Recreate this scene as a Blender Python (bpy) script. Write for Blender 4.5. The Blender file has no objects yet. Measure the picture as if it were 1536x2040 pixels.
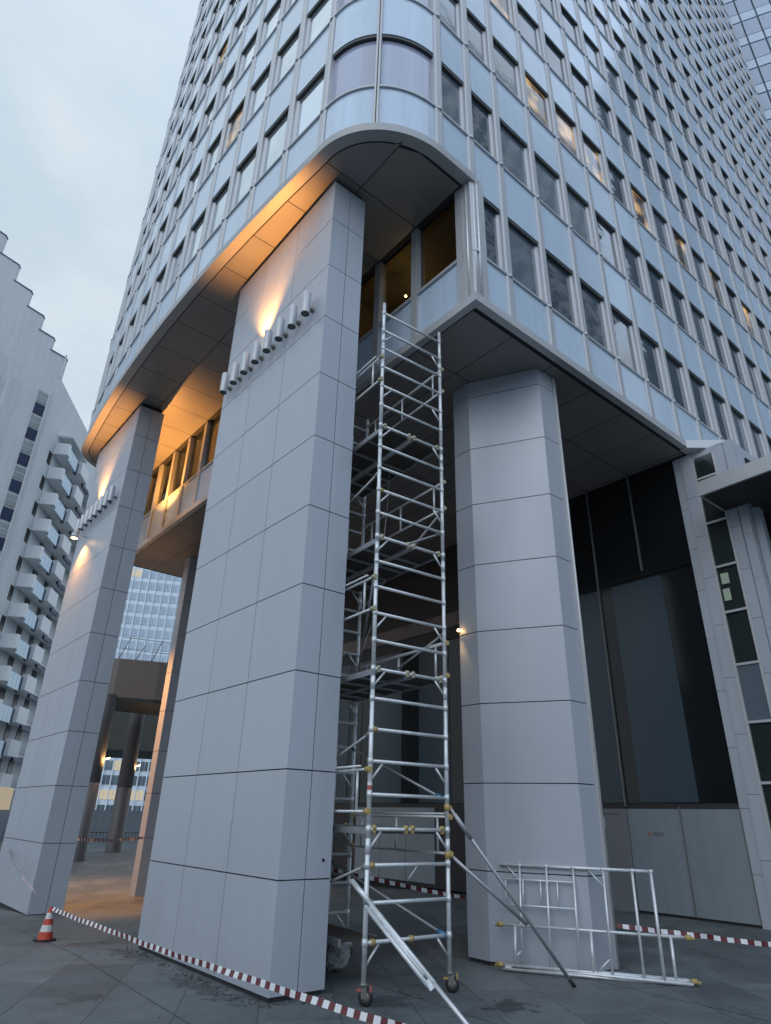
import bpy, math, random
from math import sin, cos, pi, radians, sqrt, atan2
from mathutils import Vector, Matrix
random.seed(7)
S = bpy.context.scene
col = S.collection
# ------------------------------------------------------------------ helpers
class MB:
    def __init__(s): s.v = []; s.f = []; s.m = []; s.sm = []
    def quad(s, a, b, c, d, mi=0, sm=False):
        n = len(s.v); s.v += [tuple(a), tuple(b), tuple(c), tuple(d)]; s.f.append((n, n+1, n+2, n+3)); s.m.append(mi); s.sm.append(sm)
    def poly(s, pts, mi=0):
        n = len(s.v); s.v += [tuple(p) for p in pts]; s.f.append(tuple(range(n, n+len(pts)))); s.m.append(mi); s.sm.append(False)
    def box(s, x0, x1, y0, y1, z0, z1, mi=0):
        s.prism([(x0, y0), (x1, y0), (x1, y1), (x0, y1)], z0, z1, mi)
    def prism(s, pts, z0, z1, mi=0, cap=True):
        n = len(s.v); k = len(pts)
        s.v += [(p[0], p[1], z0) for p in pts] + [(p[0], p[1], z1) for p in pts]
        for i in range(k):
            j = (i+1) % k; s.f.append((n+i, n+j, n+k+j, n+k+i)); s.m.append(mi); s.sm.append(False)
        if cap:
            s.f.append(tuple(n+i for i in range(k-1, -1, -1))); s.f.append(tuple(n+k+i for i in range(k))); s.m += [mi, mi]; s.sm += [False, False]
    def obox(s, c, X, Y, Z, mi=0):
        c = Vector(c); X = Vector(X); Y = Vector(Y); Z = Vector(Z); n = len(s.v)
        for a, b, d in ((-1,-1,-1),(1,-1,-1),(1,1,-1),(-1,1,-1),(-1,-1,1),(1,-1,1),(1,1,1),(-1,1,1)):
            s.v.append(tuple(c+a*X+b*Y+d*Z))
        for q in ((0,3,2,1),(4,5,6,7),(0,1,5,4),(1,2,6,5),(2,3,7,6),(3,0,4,7)):
            s.f.append(tuple(n+i for i in q)); s.m.append(mi); s.sm.append(False)
    def tube(s, a, b, r, mi=0, n=10, r2=None, cap=True):
        a = Vector(a); b = Vector(b); r2 = r if r2 is None else r2
        w = (b-a).normalized(); t = Vector((0, 0, 1)) if abs(w.z) < .9 else Vector((1, 0, 0))
        x = w.cross(t).normalized(); y = w.cross(x); k = len(s.v)
        for i in range(n):
            t_ = 2*pi*i/n; e = x*cos(t_)+y*sin(t_); s.v.append(tuple(a+e*r)); s.v.append(tuple(b+e*r2))
        for i in range(n):
            j = (i+1) % n; s.f.append((k+2*i, k+2*i+1, k+2*j+1, k+2*j)); s.m.append(mi); s.sm.append(True)
        if cap:
            s.f.append(tuple(k+2*i for i in range(n))); s.f.append(tuple(k+2*i+1 for i in range(n-1, -1, -1))); s.m += [mi, mi]; s.sm += [False, False]
    def lathe(s, c, prof, mi=0, n=24, axis=None):
        c = Vector(c); w = Vector(axis or (0, 0, 1)).normalized(); t = Vector((0, 0, 1)) if abs(w.z) < .9 else Vector((1, 0, 0))
        x = w.cross(t).normalized(); y = w.cross(x); k = len(s.v)
        for r, h in prof:
            for i in range(n):
                a = 2*pi*i/n; s.v.append(tuple(c+w*h+(x*cos(a)+y*sin(a))*r))
        for p in range(len(prof)-1):
            for i in range(n):
                j = (i+1) % n; s.f.append((k+p*n+i, k+p*n+j, k+(p+1)*n+j, k+(p+1)*n+i)); s.m.append(mi if not isinstance(mi, list) else mi[p]); s.sm.append(True)
    def build(s, name, mats, parent=None, loc=None):
        me = bpy.data.meshes.new(name); me.from_pydata(s.v, [], s.f)
        for m in (mats if isinstance(mats, (list, tuple)) else [mats]): me.materials.append(m)
        me.polygons.foreach_set('material_index', s.m); me.polygons.foreach_set('use_smooth', s.sm)
        me.update()
        o = bpy.data.objects.new(name, me); col.objects.link(o)
        if parent: o.parent = parent
        if parent and parent.type == 'EMPTY':
            o.matrix_parent_inverse = Matrix.Translation(-parent.location)
        return o
def tag(o, label=None, cat=None, group=None, kind=None):
    if label: o['label'] = label
    if cat: o['category'] = cat
    if group: o['group'] = group
    if kind: o['kind'] = kind
    return o
def empty(name, loc, label, cat, group=None):
    o = bpy.data.objects.new(name, None); o.location = loc; o.empty_display_size = .3; col.objects.link(o); tag(o, label, cat, group)
    return o
def lin(c): return tuple(((x/255)/12.92 if x/255 <= .04045 else ((x/255+.055)/1.055)**2.4) for x in c)
# ------------------------------------------------------------------ materials
def mat(name, color, rough=.5, metal=0, ior=1.5, island=0, streak=0, var=0, vscale=1.0, bump=0, bscale=20, stretch=(1, 1, 1), emit=None, estr=0, rvar=0):
    m = bpy.data.materials.new(name); m.use_nodes = True; nt = m.node_tree; N = nt.nodes; L = nt.links; b = N['Principled BSDF']
    b.inputs['Base Color'].default_value = (*color, 1); b.inputs['Roughness'].default_value = rough; b.inputs['Metallic'].default_value = metal; b.inputs['IOR'].default_value = ior
    if emit: b.inputs['Emission Color'].default_value = (*emit, 1); b.inputs['Emission Strength'].default_value = estr
    if var or bump or rvar:
        tc = N.new('ShaderNodeTexCoord'); mp = N.new('ShaderNodeMapping'); mp.inputs['Scale'].default_value = stretch; L.new(tc.outputs['Object'], mp.inputs['Vector'])
    if var or rvar:
        n1 = N.new('ShaderNodeTexNoise'); n1.inputs['Scale'].default_value = vscale; n1.inputs['Detail'].default_value = 6; L.new(mp.outputs[0], n1.inputs['Vector'])
    if var:
        mx = N.new('ShaderNodeMix'); mx.data_type = 'RGBA'; L.new(n1.outputs['Fac'], mx.inputs['Factor'])
        mx.inputs['A'].default_value = (*[c*(1-var) for c in color], 1); mx.inputs['B'].default_value = (*[min(1, c*(1+var)) for c in color], 1)
        L.new(mx.outputs['Result'], b.inputs['Base Color'])
        cur = mx.outputs['Result']
        def mulf(cur, fac, lo, hi, a=0, bb=1):
            r = N.new('ShaderNodeMapRange'); r.inputs['From Min'].default_value = a; r.inputs['From Max'].default_value = bb; r.inputs['To Min'].default_value = lo; r.inputs['To Max'].default_value = hi; L.new(fac, r.inputs['Value'])
            cc = N.new('ShaderNodeCombineColor')
            for k in ('Red', 'Green', 'Blue'): L.new(r.outputs[0], cc.inputs[k])
            m2 = N.new('ShaderNodeMix'); m2.data_type = 'RGBA'; m2.blend_type = 'MULTIPLY'; m2.inputs['Factor'].default_value = 1; L.new(cur, m2.inputs['A']); L.new(cc.outputs[0], m2.inputs['B'])
            L.new(m2.outputs['Result'], b.inputs['Base Color']); return m2.outputs['Result']
        if island:
            g = N.new('ShaderNodeNewGeometry'); oi = N.new('ShaderNodeObjectInfo'); ad = N.new('ShaderNodeMath'); ad.operation = 'ADD'; L.new(g.outputs['Random Per Island'], ad.inputs[0]); L.new(oi.outputs['Random'], ad.inputs[1])
            cur = mulf(cur, ad.outputs[0], 1-island, 1+island, 0, 2)
        if streak:
            mp3 = N.new('ShaderNodeMapping'); mp3.inputs['Scale'].default_value = (4.2, 4.2, .22); L.new(tc.outputs['Object'], mp3.inputs['Vector'])
            n3 = N.new('ShaderNodeTexNoise'); n3.inputs['Scale'].default_value = 1; n3.inputs['Detail'].default_value = 5; n3.inputs['Roughness'].default_value = .6; L.new(mp3.outputs[0], n3.inputs['Vector'])
            cur = mulf(cur, n3.outputs['Fac'], 1-streak, 1, .32, .55)
            n4 = N.new('ShaderNodeTexNoise'); n4.inputs['Scale'].default_value = 2.2; n4.inputs['Detail'].default_value = 8; n4.inputs['Roughness'].default_value = .7; L.new(tc.outputs['Object'], n4.inputs['Vector'])
            cur = mulf(cur, n4.outputs['Fac'], 1-streak*.8, 1, .30, .46)
    if rvar:
        mr = N.new('ShaderNodeMapRange'); mr.inputs['From Min'].default_value = .3; mr.inputs['From Max'].default_value = .7; mr.inputs['To Min'].default_value = max(0, rough-rvar); mr.inputs['To Max'].default_value = rough+rvar
        L.new(n1.outputs['Fac'], mr.inputs['Value']); L.new(mr.outputs[0], b.inputs['Roughness'])
    if bump:
        n2 = N.new('ShaderNodeTexNoise'); n2.inputs['Scale'].default_value = bscale; n2.inputs['Detail'].default_value = 3; L.new(mp.outputs[0], n2.inputs['Vector'])
        bp = N.new('ShaderNodeBump'); bp.inputs['Strength'].default_value = bump; bp.inputs['Distance'].default_value = .05; L.new(n2.outputs['Fac'], bp.inputs['Height']); L.new(bp.outputs[0], b.inputs['Normal'])
    return m
M = {}
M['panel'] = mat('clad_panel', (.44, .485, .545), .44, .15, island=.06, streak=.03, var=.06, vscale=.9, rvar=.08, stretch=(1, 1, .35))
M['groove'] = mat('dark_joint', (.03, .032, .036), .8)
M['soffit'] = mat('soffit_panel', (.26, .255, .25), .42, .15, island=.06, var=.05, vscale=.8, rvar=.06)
M['fascia'] = mat('fascia_metal', (.54, .555, .57), .4, .3, var=.06, vscale=2)
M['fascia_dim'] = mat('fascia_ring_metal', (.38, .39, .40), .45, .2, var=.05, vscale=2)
M['mullion'] = mat('mullion_metal', (.50, .52, .54), .42, .25, var=.05, vscale=2)
M['spandrel'] = mat('spandrel_glass', (.55, .68, .82), .14, 0, 1.6, island=.09, streak=.05, var=.04, vscale=.4)
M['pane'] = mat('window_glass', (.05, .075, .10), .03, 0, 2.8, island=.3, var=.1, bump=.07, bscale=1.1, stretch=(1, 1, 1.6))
M['pane_left_sheen'] = mat('window_glass_sky_sheen', (.70, .78, .83), .04, .8, 1.5, island=.25, var=.2, bump=.03, bscale=1.1)  # same glass made mirror-bright, grazing sky sheen put into the material
M['pane_blind'] = mat('window_glass_blind', (.13, .165, .205), .05, 0, 2.8, island=.3, var=.1, vscale=.7, bump=.08, bscale=1.1)
M['pane_curved'] = mat('curved_window_glass', (.36, .40, .53), .08, 0, 2.0, var=.10, vscale=1.2, stretch=(3, 3, .2))
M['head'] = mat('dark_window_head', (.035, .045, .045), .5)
M['core'] = mat('tower_core', (.05, .055, .06), .8)
M['alu'] = mat('aluminium_tube', (.70, .74, .76), .40, .4, var=.25, vscale=9, rvar=.1)
M['alu_dull'] = mat('dull_aluminium', (.42, .44, .46), .5, .6, var=.15, vscale=8)
M['deck'] = mat('plywood_deck', (.06, .05, .045), .8, var=.2, vscale=4)
M['yellow'] = mat('yellow_coupler', (.46, .34, .13), .5, .1, var=.2, vscale=20)
M['blueclip'] = mat('blue_clip', (.05, .18, .33), .5)
M['rubber'] = mat('black_rubber', (.02, .02, .022), .7)
M['steel'] = mat('castor_steel', (.22, .22, .21), .5, .6, var=.3, vscale=30)
M['redbrake'] = mat('red_brake', (.45, .12, .10), .5)
M['red'] = mat('tape_red', (.12, .018, .024), .45)
M['white'] = mat('tape_white', (.72, .75, .78), .45)
M['cone_red'] = mat('cone_orange', (.55, .07, .035), .45, var=.15, vscale=15)
M['cone_white'] = mat('cone_white', (.62, .64, .63), .4, var=.1, vscale=15)
M['lampbody'] = mat('spotlight_grey', (.50, .53, .56), .4, .3)
M['lens'] = mat('spotlight_lens', (.05, .055, .06), .15, 0, 1.6)
M['lens_lit'] = mat('lit_lens', (.9, .6, .3), .3, emit=(1, .55, .2), estr=25)
M['darkglass'] = mat('dark_glass', (.010, .013, .015), .10, 0, 1.35, island=.2, var=.3, vscale=.3)
M['blueglass'] = mat('blind_glass', (.036, .058, .078), .25, 0, 1.4, var=.2, vscale=.5, stretch=(1, 1, .3))
M['darkwall'] = mat('dark_cladding', (.03, .03, .032), .6)
M['brown'] = mat('brown_cladding', (.16, .13, .12), .5, var=.08, vscale=1)
M['door'] = mat('door_panel', (.24, .285, .32), .5, .1, island=.05, streak=.08, var=.08, vscale=1)
M['doorgrey'] = mat('door_grey', (.20, .21, .225), .5, var=.06)
M['concrete'] = mat('white_concrete', (.62, .65, .66), .8, island=.03, streak=.08, var=.07, vscale=.25)
M['navy'] = mat('navy_panel', (.012, .028, .075), .4, 0, 1.5)
M['balconyglass'] = mat('balcony_glass', (.50, .66, .78), .15, 0, 1.7)
M['blackwin'] = mat('black_opening', (.012, .013, .016), .3)
M['facwhite'] = mat('hazed_pale_facade', (.66, .75, .82), .6, var=.08, vscale=.3)  # far block wall, paled to put distance haze into the colour
M['facglass'] = mat('hazed_blue_office_glass', (.34, .43, .52), .15, 0, 1.9, var=.25, vscale=.35)  # far block panes, lightened for the same painted haze
M['facdark'] = mat('dark_office_glass', (.09, .13, .15), .12, 0, 1.8, var=.5, vscale=.3)
M['facwarm'] = mat('lit_office_glass', (.3, .25, .15), .3, emit=(1, .84, .62), estr=.4)
M['warmroom'] = mat('lit_window_glass', (.04, .05, .06), .04, 0, 2.3, emit=(1, .62, .28), estr=.16)
M['lampwarm'] = mat('warm_lamp', (1, .7, .4), .3, emit=(1, .6, .25), estr=12)
M['room'] = mat('room_wall', (.22, .18, .11), .8, var=.1)
M['plastic'] = mat('clear_plastic', (.45, .47, .48), .25, 0, 1.45, var=.2, vscale=10, bump=.6, bscale=14)
M['sign'] = mat('sign_white', (.75, .76, .78), .5)
M['ink'] = mat('sign_ink', (.10, .10, .12), .6)
M['paper'] = mat('paper_sheet', (.42, .52, .40), .8)
M['facdark2'] = mat('slate_panel', (.10, .13, .165), .4)
M['wing_pane'] = mat('wing_pane', (.38, .46, .59), .35, var=.12, vscale=.3)
M['slate'] = mat('slate_grid', (.10, .135, .17), .5)
M['wing_spandrel'] = mat('wing_spandrel', (.52, .64, .76), .4, var=.06)
M['gable_pane'] = mat('gable_pane', (.30, .34, .34), .3, var=.4, vscale=.6)
M['balcony_white'] = mat('balcony_white', (.80, .82, .82), .7, streak=.06, var=.04)
M['hook_pale'] = mat('pale_hook', (.42, .39, .27), .5)
M['column_dark'] = mat('dark_column', (.10, .10, .105), .5, var=.15)
M['greenroom'] = mat('grey_blind', (.10, .12, .13), .8, var=.25, vscale=1.5)
M['asph'] = mat('dark_canopy', (.06, .07, .065), .7, var=.3, vscale=1)
_n = M['warmroom'].node_tree; _no = _n.nodes.new('ShaderNodeTexNoise'); _no.inputs['Scale'].default_value = 1.1; _no.inputs['Detail'].default_value = 4
_tc = _n.nodes.new('ShaderNodeTexCoord'); _n.links.new(_tc.outputs['Object'], _no.inputs[0]); _mr = _n.nodes.new('ShaderNodeMapRange')
_mr.inputs['From Min'].default_value = .48; _mr.inputs['From Max'].default_value = .72; _mr.inputs['To Min'].default_value = .015; _mr.inputs['To Max'].default_value = .75
_n.links.new(_no.outputs['Fac'], _mr.inputs['Value']); _n.links.new(_mr.outputs[0], _n.nodes['Principled BSDF'].inputs['Emission Strength'])
# transparent coated glass for windows one looks into
def clear_glass():
    m = bpy.data.materials.new('clear_window'); m.use_nodes = True; nt = m.node_tree; N = nt.nodes; L = nt.links; N.remove(N['Principled BSDF'])
    g = N.new('ShaderNodeBsdfGlossy'); g.inputs['Roughness'].default_value = .03; g.inputs['Color'].default_value = (.9, .95, 1, 1)
    t = N.new('ShaderNodeBsdfTransparent'); t.inputs['Color'].default_value = (.62, .66, .62, 1)
    fr = N.new('ShaderNodeFresnel'); fr.inputs['IOR'].default_value = 1.5; mx = N.new('ShaderNodeMixShader')
    L.new(fr.outputs[0], mx.inputs[0]); L.new(t.outputs[0], mx.inputs[1]); L.new(g.outputs[0], mx.inputs[2]); L.new(mx.outputs[0], N['Material Output'].inputs[0])
    return m
M['clear'] = clear_glass()
# paving
def paving():
    m = bpy.data.materials.new('stone_paving'); m.use_nodes = True; nt = m.node_tree; N = nt.nodes; L = nt.links; b = N['Principled BSDF']
    tc = N.new('ShaderNodeTexCoord')
    mp = N.new('ShaderNodeMapping'); mp.inputs['Rotation'].default_value = (0, 0, radians(-59.3)); mp.inputs['Location'].default_value = (.35, .07, 0); L.new(tc.outputs['Object'], mp.inputs[0])
    br = N.new('ShaderNodeTexBrick'); br.inputs['Scale'].default_value = 1; br.inputs['Brick Width'].default_value = 2.0; br.inputs['Row Height'].default_value = 1.0
    br.inputs['Mortar Size'].default_value = .008; br.inputs['Mortar Smooth'].default_value = .6; br.offset = .37; br.inputs['Bias'].default_value = 0
    br.inputs['Color1'].default_value = (.098, .116, .126, 1); br.inputs['Color2'].default_value = (.150, .170, .180, 1); br.inputs['Mortar'].default_value = (.03, .034, .037, 1)
    L.new(mp.outputs[0], br.inputs['Vector'])
    # second, steeper family of long joints
    mp2 = N.new('ShaderNodeMapping'); mp2.inputs['Rotation'].default_value = (0, 0, radians(-88.3)); mp2.inputs['Location'].default_value = (0, .95, 0); L.new(tc.outputs['Object'], mp2.inputs[0])
    b2 = N.new('ShaderNodeTexBrick'); b2.inputs['Scale'].default_value = 1; b2.inputs['Brick Width'].default_value = 90; b2.inputs['Row Height'].default_value = 3.05; b2.inputs['Mortar Size'].default_value = .012; b2.offset = 0
    b2.inputs['Color1'].default_value = (1, 1, 1, 1); b2.inputs['Color2'].default_value = (1, 1, 1, 1); b2.inputs['Mortar'].default_value = (.22, .22, .22, 1); L.new(mp2.outputs[0], b2.inputs['Vector'])
    n1 = N.new('ShaderNodeTexNoise'); n1.inputs['Scale'].default_value = .8; n1.inputs['Detail'].default_value = 8; n1.inputs['Roughness'].default_value = .65; L.new(tc.outputs['Object'], n1.inputs['Vector'])
    n2 = N.new('ShaderNodeTexNoise'); n2.inputs['Scale'].default_value = 45; n2.inputs['Detail'].default_value = 4; L.new(tc.outputs['Object'], n2.inputs['Vector'])
    n3 = N.new('ShaderNodeTexNoise'); n3.inputs['Scale'].default_value = 6; n3.inputs['Detail'].default_value = 5; L.new(tc.outputs['Object'], n3.inputs['Vector'])
    def ramp(src, a, bb, lo, hi):
        r = N.new('ShaderNodeMapRange'); r.inputs['From Min'].default_value = a; r.inputs['From Max'].default_value = bb; r.inputs['To Min'].default_value = lo; r.inputs['To Max'].default_value = hi; L.new(src, r.inputs['Value']); return r.outputs[0]
    def mul(a, f):
        mx = N.new('ShaderNodeMix'); mx.data_type = 'RGBA'; mx.blend_type = 'MULTIPLY'; mx.inputs['Factor'].default_value = 1; L.new(a, mx.inputs['A'])
        cb = N.new('ShaderNodeCombineColor')
        for k in ('Red', 'Green', 'Blue'): L.new(f, cb.inputs[k])
        L.new(cb.outputs[0], mx.inputs['B']); return mx.outputs['Result']
    c = mul(br.outputs['Color'], ramp(n1.outputs['Fac'], .3, .7, .62, 1.25)); c = mul(c, ramp(n2.outputs['Fac'], .35, .65, .85, 1.12)); c = mul(c, ramp(n3.outputs['Fac'], .28, .42, .72, 1.0))
    mx = N.new('ShaderNodeMix'); mx.data_type = 'RGBA'; mx.blend_type = 'MULTIPLY'; mx.inputs['Factor'].default_value = 1; L.new(c, mx.inputs['A']); L.new(b2.outputs['Color'], mx.inputs['B'])
    out = mx.outputs['Result']
    # damp stains with a shape of their own
    for (px_, py_, sx_, sy_, amt) in ((8.05, 6.95, 1.9, 3.2, .35), (5.15, 10.2, 3.2, .75, .45), (5.2, 12.9, 3.0, .9, .5), (5.0, 14.6, 1.6, 2.6, .5), (3.6, 10.4, 2.4, 3.4, .6), (6.9, 8.1, 2.2, 2.2, .6)):
        v1 = N.new('ShaderNodeVectorMath'); v1.operation = 'SUBTRACT'; v1.inputs[1].default_value = (px_, py_, 0); L.new(tc.outputs['Object'], v1.inputs[0])
        v2 = N.new('ShaderNodeVectorMath'); v2.operation = 'MULTIPLY'; v2.inputs[1].default_value = (sx_, sy_, 0); L.new(v1.outputs[0], v2.inputs[0])
        v3 = N.new('ShaderNodeVectorMath'); v3.operation = 'LENGTH'; L.new(v2.outputs[0], v3.inputs[0])
        a_ = N.new('ShaderNodeMath'); a_.operation = 'MULTIPLY_ADD'; a_.inputs[1].default_value = 2.6; L.new(n3.outputs['Fac'], a_.inputs[0]); L.new(v3.outputs['Value'], a_.inputs[2])
        out = mul(out, ramp(a_.outputs[0], 1.75, 2.15, amt, 1.0))
    L.new(out, b.inputs['Base Color'])
    L.new(ramp(n1.outputs['Fac'], .35, .65, .42, .75), b.inputs['Roughness'])
    bp = N.new('ShaderNodeBump'); bp.inputs['Strength'].default_value = .35; bp.inputs['Distance'].default_value = .01
    ad = N.new('ShaderNodeMath'); ad.operation = 'MULTIPLY_ADD'; ad.inputs[1].default_value = -2; L.new(br.outputs['Fac'], ad.inputs[0]); L.new(n2.outputs['Fac'], ad.inputs[2]); L.new(ad.outputs[0], bp.inputs['Height']); L.new(bp.outputs[0], b.inputs['Normal'])
    return m
M['paving'] = paving()
# ------------------------------------------------------------------ camera (measured from vanishing points)
H = 2.25
CR = Vector((0.766758, -0.64153, 0.022841)); CU = Vector((-0.292056, -0.316938, 0.90236)); CF = Vector((0.571652, 0.698563, 0.430377)); FP = 1281.713
cd = bpy.data.cameras.new('camera'); cam = bpy.data.objects.new('camera', cd); col.objects.link(cam)
mw = Matrix.Identity(4)
for i in range(3): mw[i][0] = CR[i]; mw[i][1] = CU[i]; mw[i][2] = -CF[i]
mw[2][3] = H; cam.matrix_world = mw
cd.sensor_fit = 'HORIZONTAL'; cd.sensor_width = 36; cd.lens = FP/1536*36; cd.clip_end = 2000; cd.clip_start = .05
S.camera = cam
def inview(p, mg=0):
    v = Vector(p)-Vector((0, 0, H)); z = v.dot(CF)
    if z <= 0: return False, 1e9
    x = 768+FP*v.dot(CR)/z; y = 1020-FP*v.dot(CU)/z
    return (-mg < x < 1536+mg and -mg < y < 2040+mg), z
# ------------------------------------------------------------------ ground
def gz(x, y):
    z = .05
    if x > 10: z += min(.22, .032*(x-10))
    if y > 13.5: z -= min(.40, .037*(y-13.5))
    return z
mb = MB(); xs = [-300, -120, -40, -10, 0, 5, 10, 12, 14, 16, 18, 24, 40, 80, 160, 400]; ys = [-200, -60, -20, 0, 6, 10, 13.5, 16, 18, 20, 22, 24.5, 30, 60, 150, 420]
for j in range(len(ys)-1):
    for i in range(len(xs)-1):
        P = [(xs[i], ys[j]), (xs[i+1], ys[j]), (xs[i+1], ys[j+1]), (xs[i], ys[j+1])]
        mb.quad(*[(a, b, gz(a, b)) for a, b in P])
tag(mb.build('ground', M['paving']), kind='structure')
# ------------------------------------------------------------------ office tower
TW = empty('office_tower', (8, 8, 0), 'tall grey office tower on clad pillars with rounded corner and blue spandrels', 'building')
Z0, PF = 13.70, 3.87
WH = 2.13
NF = 21
def fx(y): return 4.41+(y-17.2)**2/160
pts = []   # bays: list of polylines, each from mullion to mullion
xr = [46.3-1.485*k for k in range(24)] + [10.65, 9.16, 8.04, 6.95]
xr = xr[:24]+[10.65, 9.16, 8.04, 6.95]
bays = []
for a, b in zip(xr[:-1], xr[1:]): bays.append(('R', [(a, 6.84), (b, 6.84)]))
def arc(cx, cy, rx, ry, a0, a1, n): return [(cx+rx*cos(radians(a0+(a1-a0)*i/n)), cy+ry*sin(radians(a0+(a1-a0)*i/n))) for i in range(n+1)]
x87 = fx(8.72)
bays.append(('C', arc(6.95, 8.72, 6.95-x87, 1.88, 270, 225, 10)))
bays.append(('C', arc(6.95, 8.72, 6.95-x87, 1.88, 225, 180, 10)))
yl = [8.72+1.473*k for k in range(12)]+[25.68]
for a, b in zip(yl[:-1], yl[1:]): bays.append(('L', [(fx(a), a), (fx(b), b)]))
bays.append(('C', arc(6.95, 25.68, 6.95-x87, 1.88, 180, 135, 10)))
bays.append(('C', arc(6.95, 25.68, 6.95-x87, 1.88, 135, 90, 10)))
xb = [6.95+1.51*k for k in range(27)]
for a, b in zip(xb[:-1], xb[1:]): bays.append(('B', [(a, 27.56), (b, 27.56)]))
def offs(poly, d):
    out = []
    for i, p in enumerate(poly):
        a = poly[max(0, i-1)]; b = poly[min(len(poly)-1, i+1)]
        dx, dy = b[0]-a[0], b[1]-a[1]; l = sqrt(dx*dx+dy*dy); nx, ny = -dy/l, dx/l
        out.append((p[0]+nx*d, p[1]+ny*d))
    return out
def trim(poly, w):
    if len(poly) == 2:
        (a, b), (c, d) = poly; l = sqrt((c-a)**2+(d-b)**2); ux, uy = (c-a)/l, (d-b)/l
        return [(a+ux*w, b+uy*w), (c-ux*w, d-uy*w)]
    def cut(r, w):
        r = list(r)
        if abs(r[0][0]-5.5) < .7 and (r[0][1] < 8.2 or r[0][1] > 26.2): w = min(w, .058)
        while len(r) > 2:
            l = sqrt((r[1][0]-r[0][0])**2+(r[1][1]-r[0][1])**2)
            if l > w+.03: break
            w = max(0, w-l); r.pop(0)
        l = sqrt((r[1][0]-r[0][0])**2+(r[1][1]-r[0][1])**2)
        r[0] = (r[0][0]+(r[1][0]-r[0][0])/l*w, r[0][1]+(r[1][1]-r[0][1])/l*w); return r
    return cut(cut(poly, w)[::-1], w)[::-1]
def strip(mb, poly, z0, z1, mi, sm=None):
    sm = len(poly) > 2 if sm is None else sm
    for p, q in zip(poly[:-1], poly[1:]): mb.quad((*q, z0), (*p, z0), (*p, z1), (*q, z1), mi, sm)
def ledge(mb, A, B, z, mi):    # horizontal strip between two polylines
    for i in range(len(A)-1): mb.quad((*A[i], z), (*A[i+1], z), (*B[i+1], z), (*B[i], z), mi)
def sidecaps(mb, A, B, z0, z1, mi):
    for k in (0, -1): mb.quad((*A[k], z0), (*B[k], z0), (*B[k], z1), (*A[k], z1), mi)
def band(mb, poly, d0, d1, z0, z1, mi):   # solid band from offset d0 (outer) to d1 (inner)
    A = offs(poly, d0); B = offs(poly, d1); strip(mb, A, z0, z1, mi); ledge(mb, A, B, z0, mi); ledge(mb, A, B, z1, mi); sidecaps(mb, A, B, z0, z1, mi)
MW = .128  # half mullion width
def window_geo(kind, poly, z0, z1):
    w = MB(); p = trim(poly, MW)
    g = offs(p, -.15); o = offs(p, -.06)
    strip(w, g, z0+.02, z1-.10, 0)
    # slim frame round the pane
    if kind != 'C':
        for a, b in ((g[0], g[1]), (g[1], g[0])):
            l = sqrt((b[0]-a[0])**2+(b[1]-a[1])**2); u = ((b[0]-a[0])/l, (b[1]-a[1])/l)
            c = offs([a, b] if a == g[0] else [b, a], .05)
            q = c[0] if a == g[0] else c[1]
            w.quad((a[0]+u[0]*.07, a[1]+u[1]*.07, z0+.05), (a[0]+u[0]*.07, a[1]+u[1]*.07, z1-.1), (q[0], q[1], z1-.1), (q[0], q[1], z0+.05), 1)
    return w
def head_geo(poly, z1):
    w = MB(); p = trim(poly, MW); band(w, p, -.065, -.27, z1-.11, z1, 0); return w  # dark head band, its tone also painting the shade under the spandrel
def sill_geo(poly, z0):
    w = MB(); p = trim(poly, .02); band(w, p, .0, -.27, z0-.035, z0+.02, 0); return w
def span_geo(poly, z0, z1):
    w = MB(); p = trim(poly, MW); band(w, p, -.05, -.27, z0, z1-.036, 0); return w
cand = []
for bi, (kind, poly) in enumerate(bays):
    mid = poly[len(poly)//2] if len(poly) > 2 else ((poly[0][0]+poly[1][0])/2, (poly[0][1]+poly[1][1])/2)
    for k in range(NF):
        z = Z0+PF*k
        low = kind == 'R' and k == 0 and poly[1][0] > 8.0
        if k == 0 and not (low or kind == 'B'): continue
        ok, d = inview((mid[0], mid[1], z+.8), 30)
        if kind == 'B': ok = False
        dist = sqrt(mid[0]**2+mid[1]**2+(z-H)**2)
        cand.append(((dist if ok else 9e3+dist), kind, poly, k, z))
cand.sort(key=lambda c: c[0])
lit = {(round(x, 0), 2) for x in (12, 13, 14, 15, 17, 18, 20, 21, 23, 24, 26, 27)}
def glass_for(kind, poly, k):
    if kind == 'C': return M['pane_curved']
    mx = round((poly[0][0]+poly[1][0])/2, 0)
    if kind == 'R' and k == 2 and mx in (11, 13, 14, 17, 18, 20, 23, 24, 26, 27, 30): return M['warmroom']
    if kind == 'R' and k == 3 and mx in (10,): return M['warmroom']
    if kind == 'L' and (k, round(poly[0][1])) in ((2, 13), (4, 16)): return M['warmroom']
    if kind == 'L': return M['pane_left_sheen']
    return M['pane_blind'] if random.random() < .3 else M['pane']
rw = MB(); rs = MB(); rh = MB(); rsill = MB()
def absorb(dst, src, mi=None):
    n = len(dst.v); dst.v += src.v; dst.f += [tuple(i+n for i in f) for f in src.f]; dst.m += (src.m if mi is None else [mi]*len(src.m)); dst.sm += src.sm
FM = {id(M[n]): i for i, n in enumerate(('pane', 'pane_blind', 'warmroom', 'pane_curved', 'mullion', 'head', 'pane_left_sheen'))}
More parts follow.
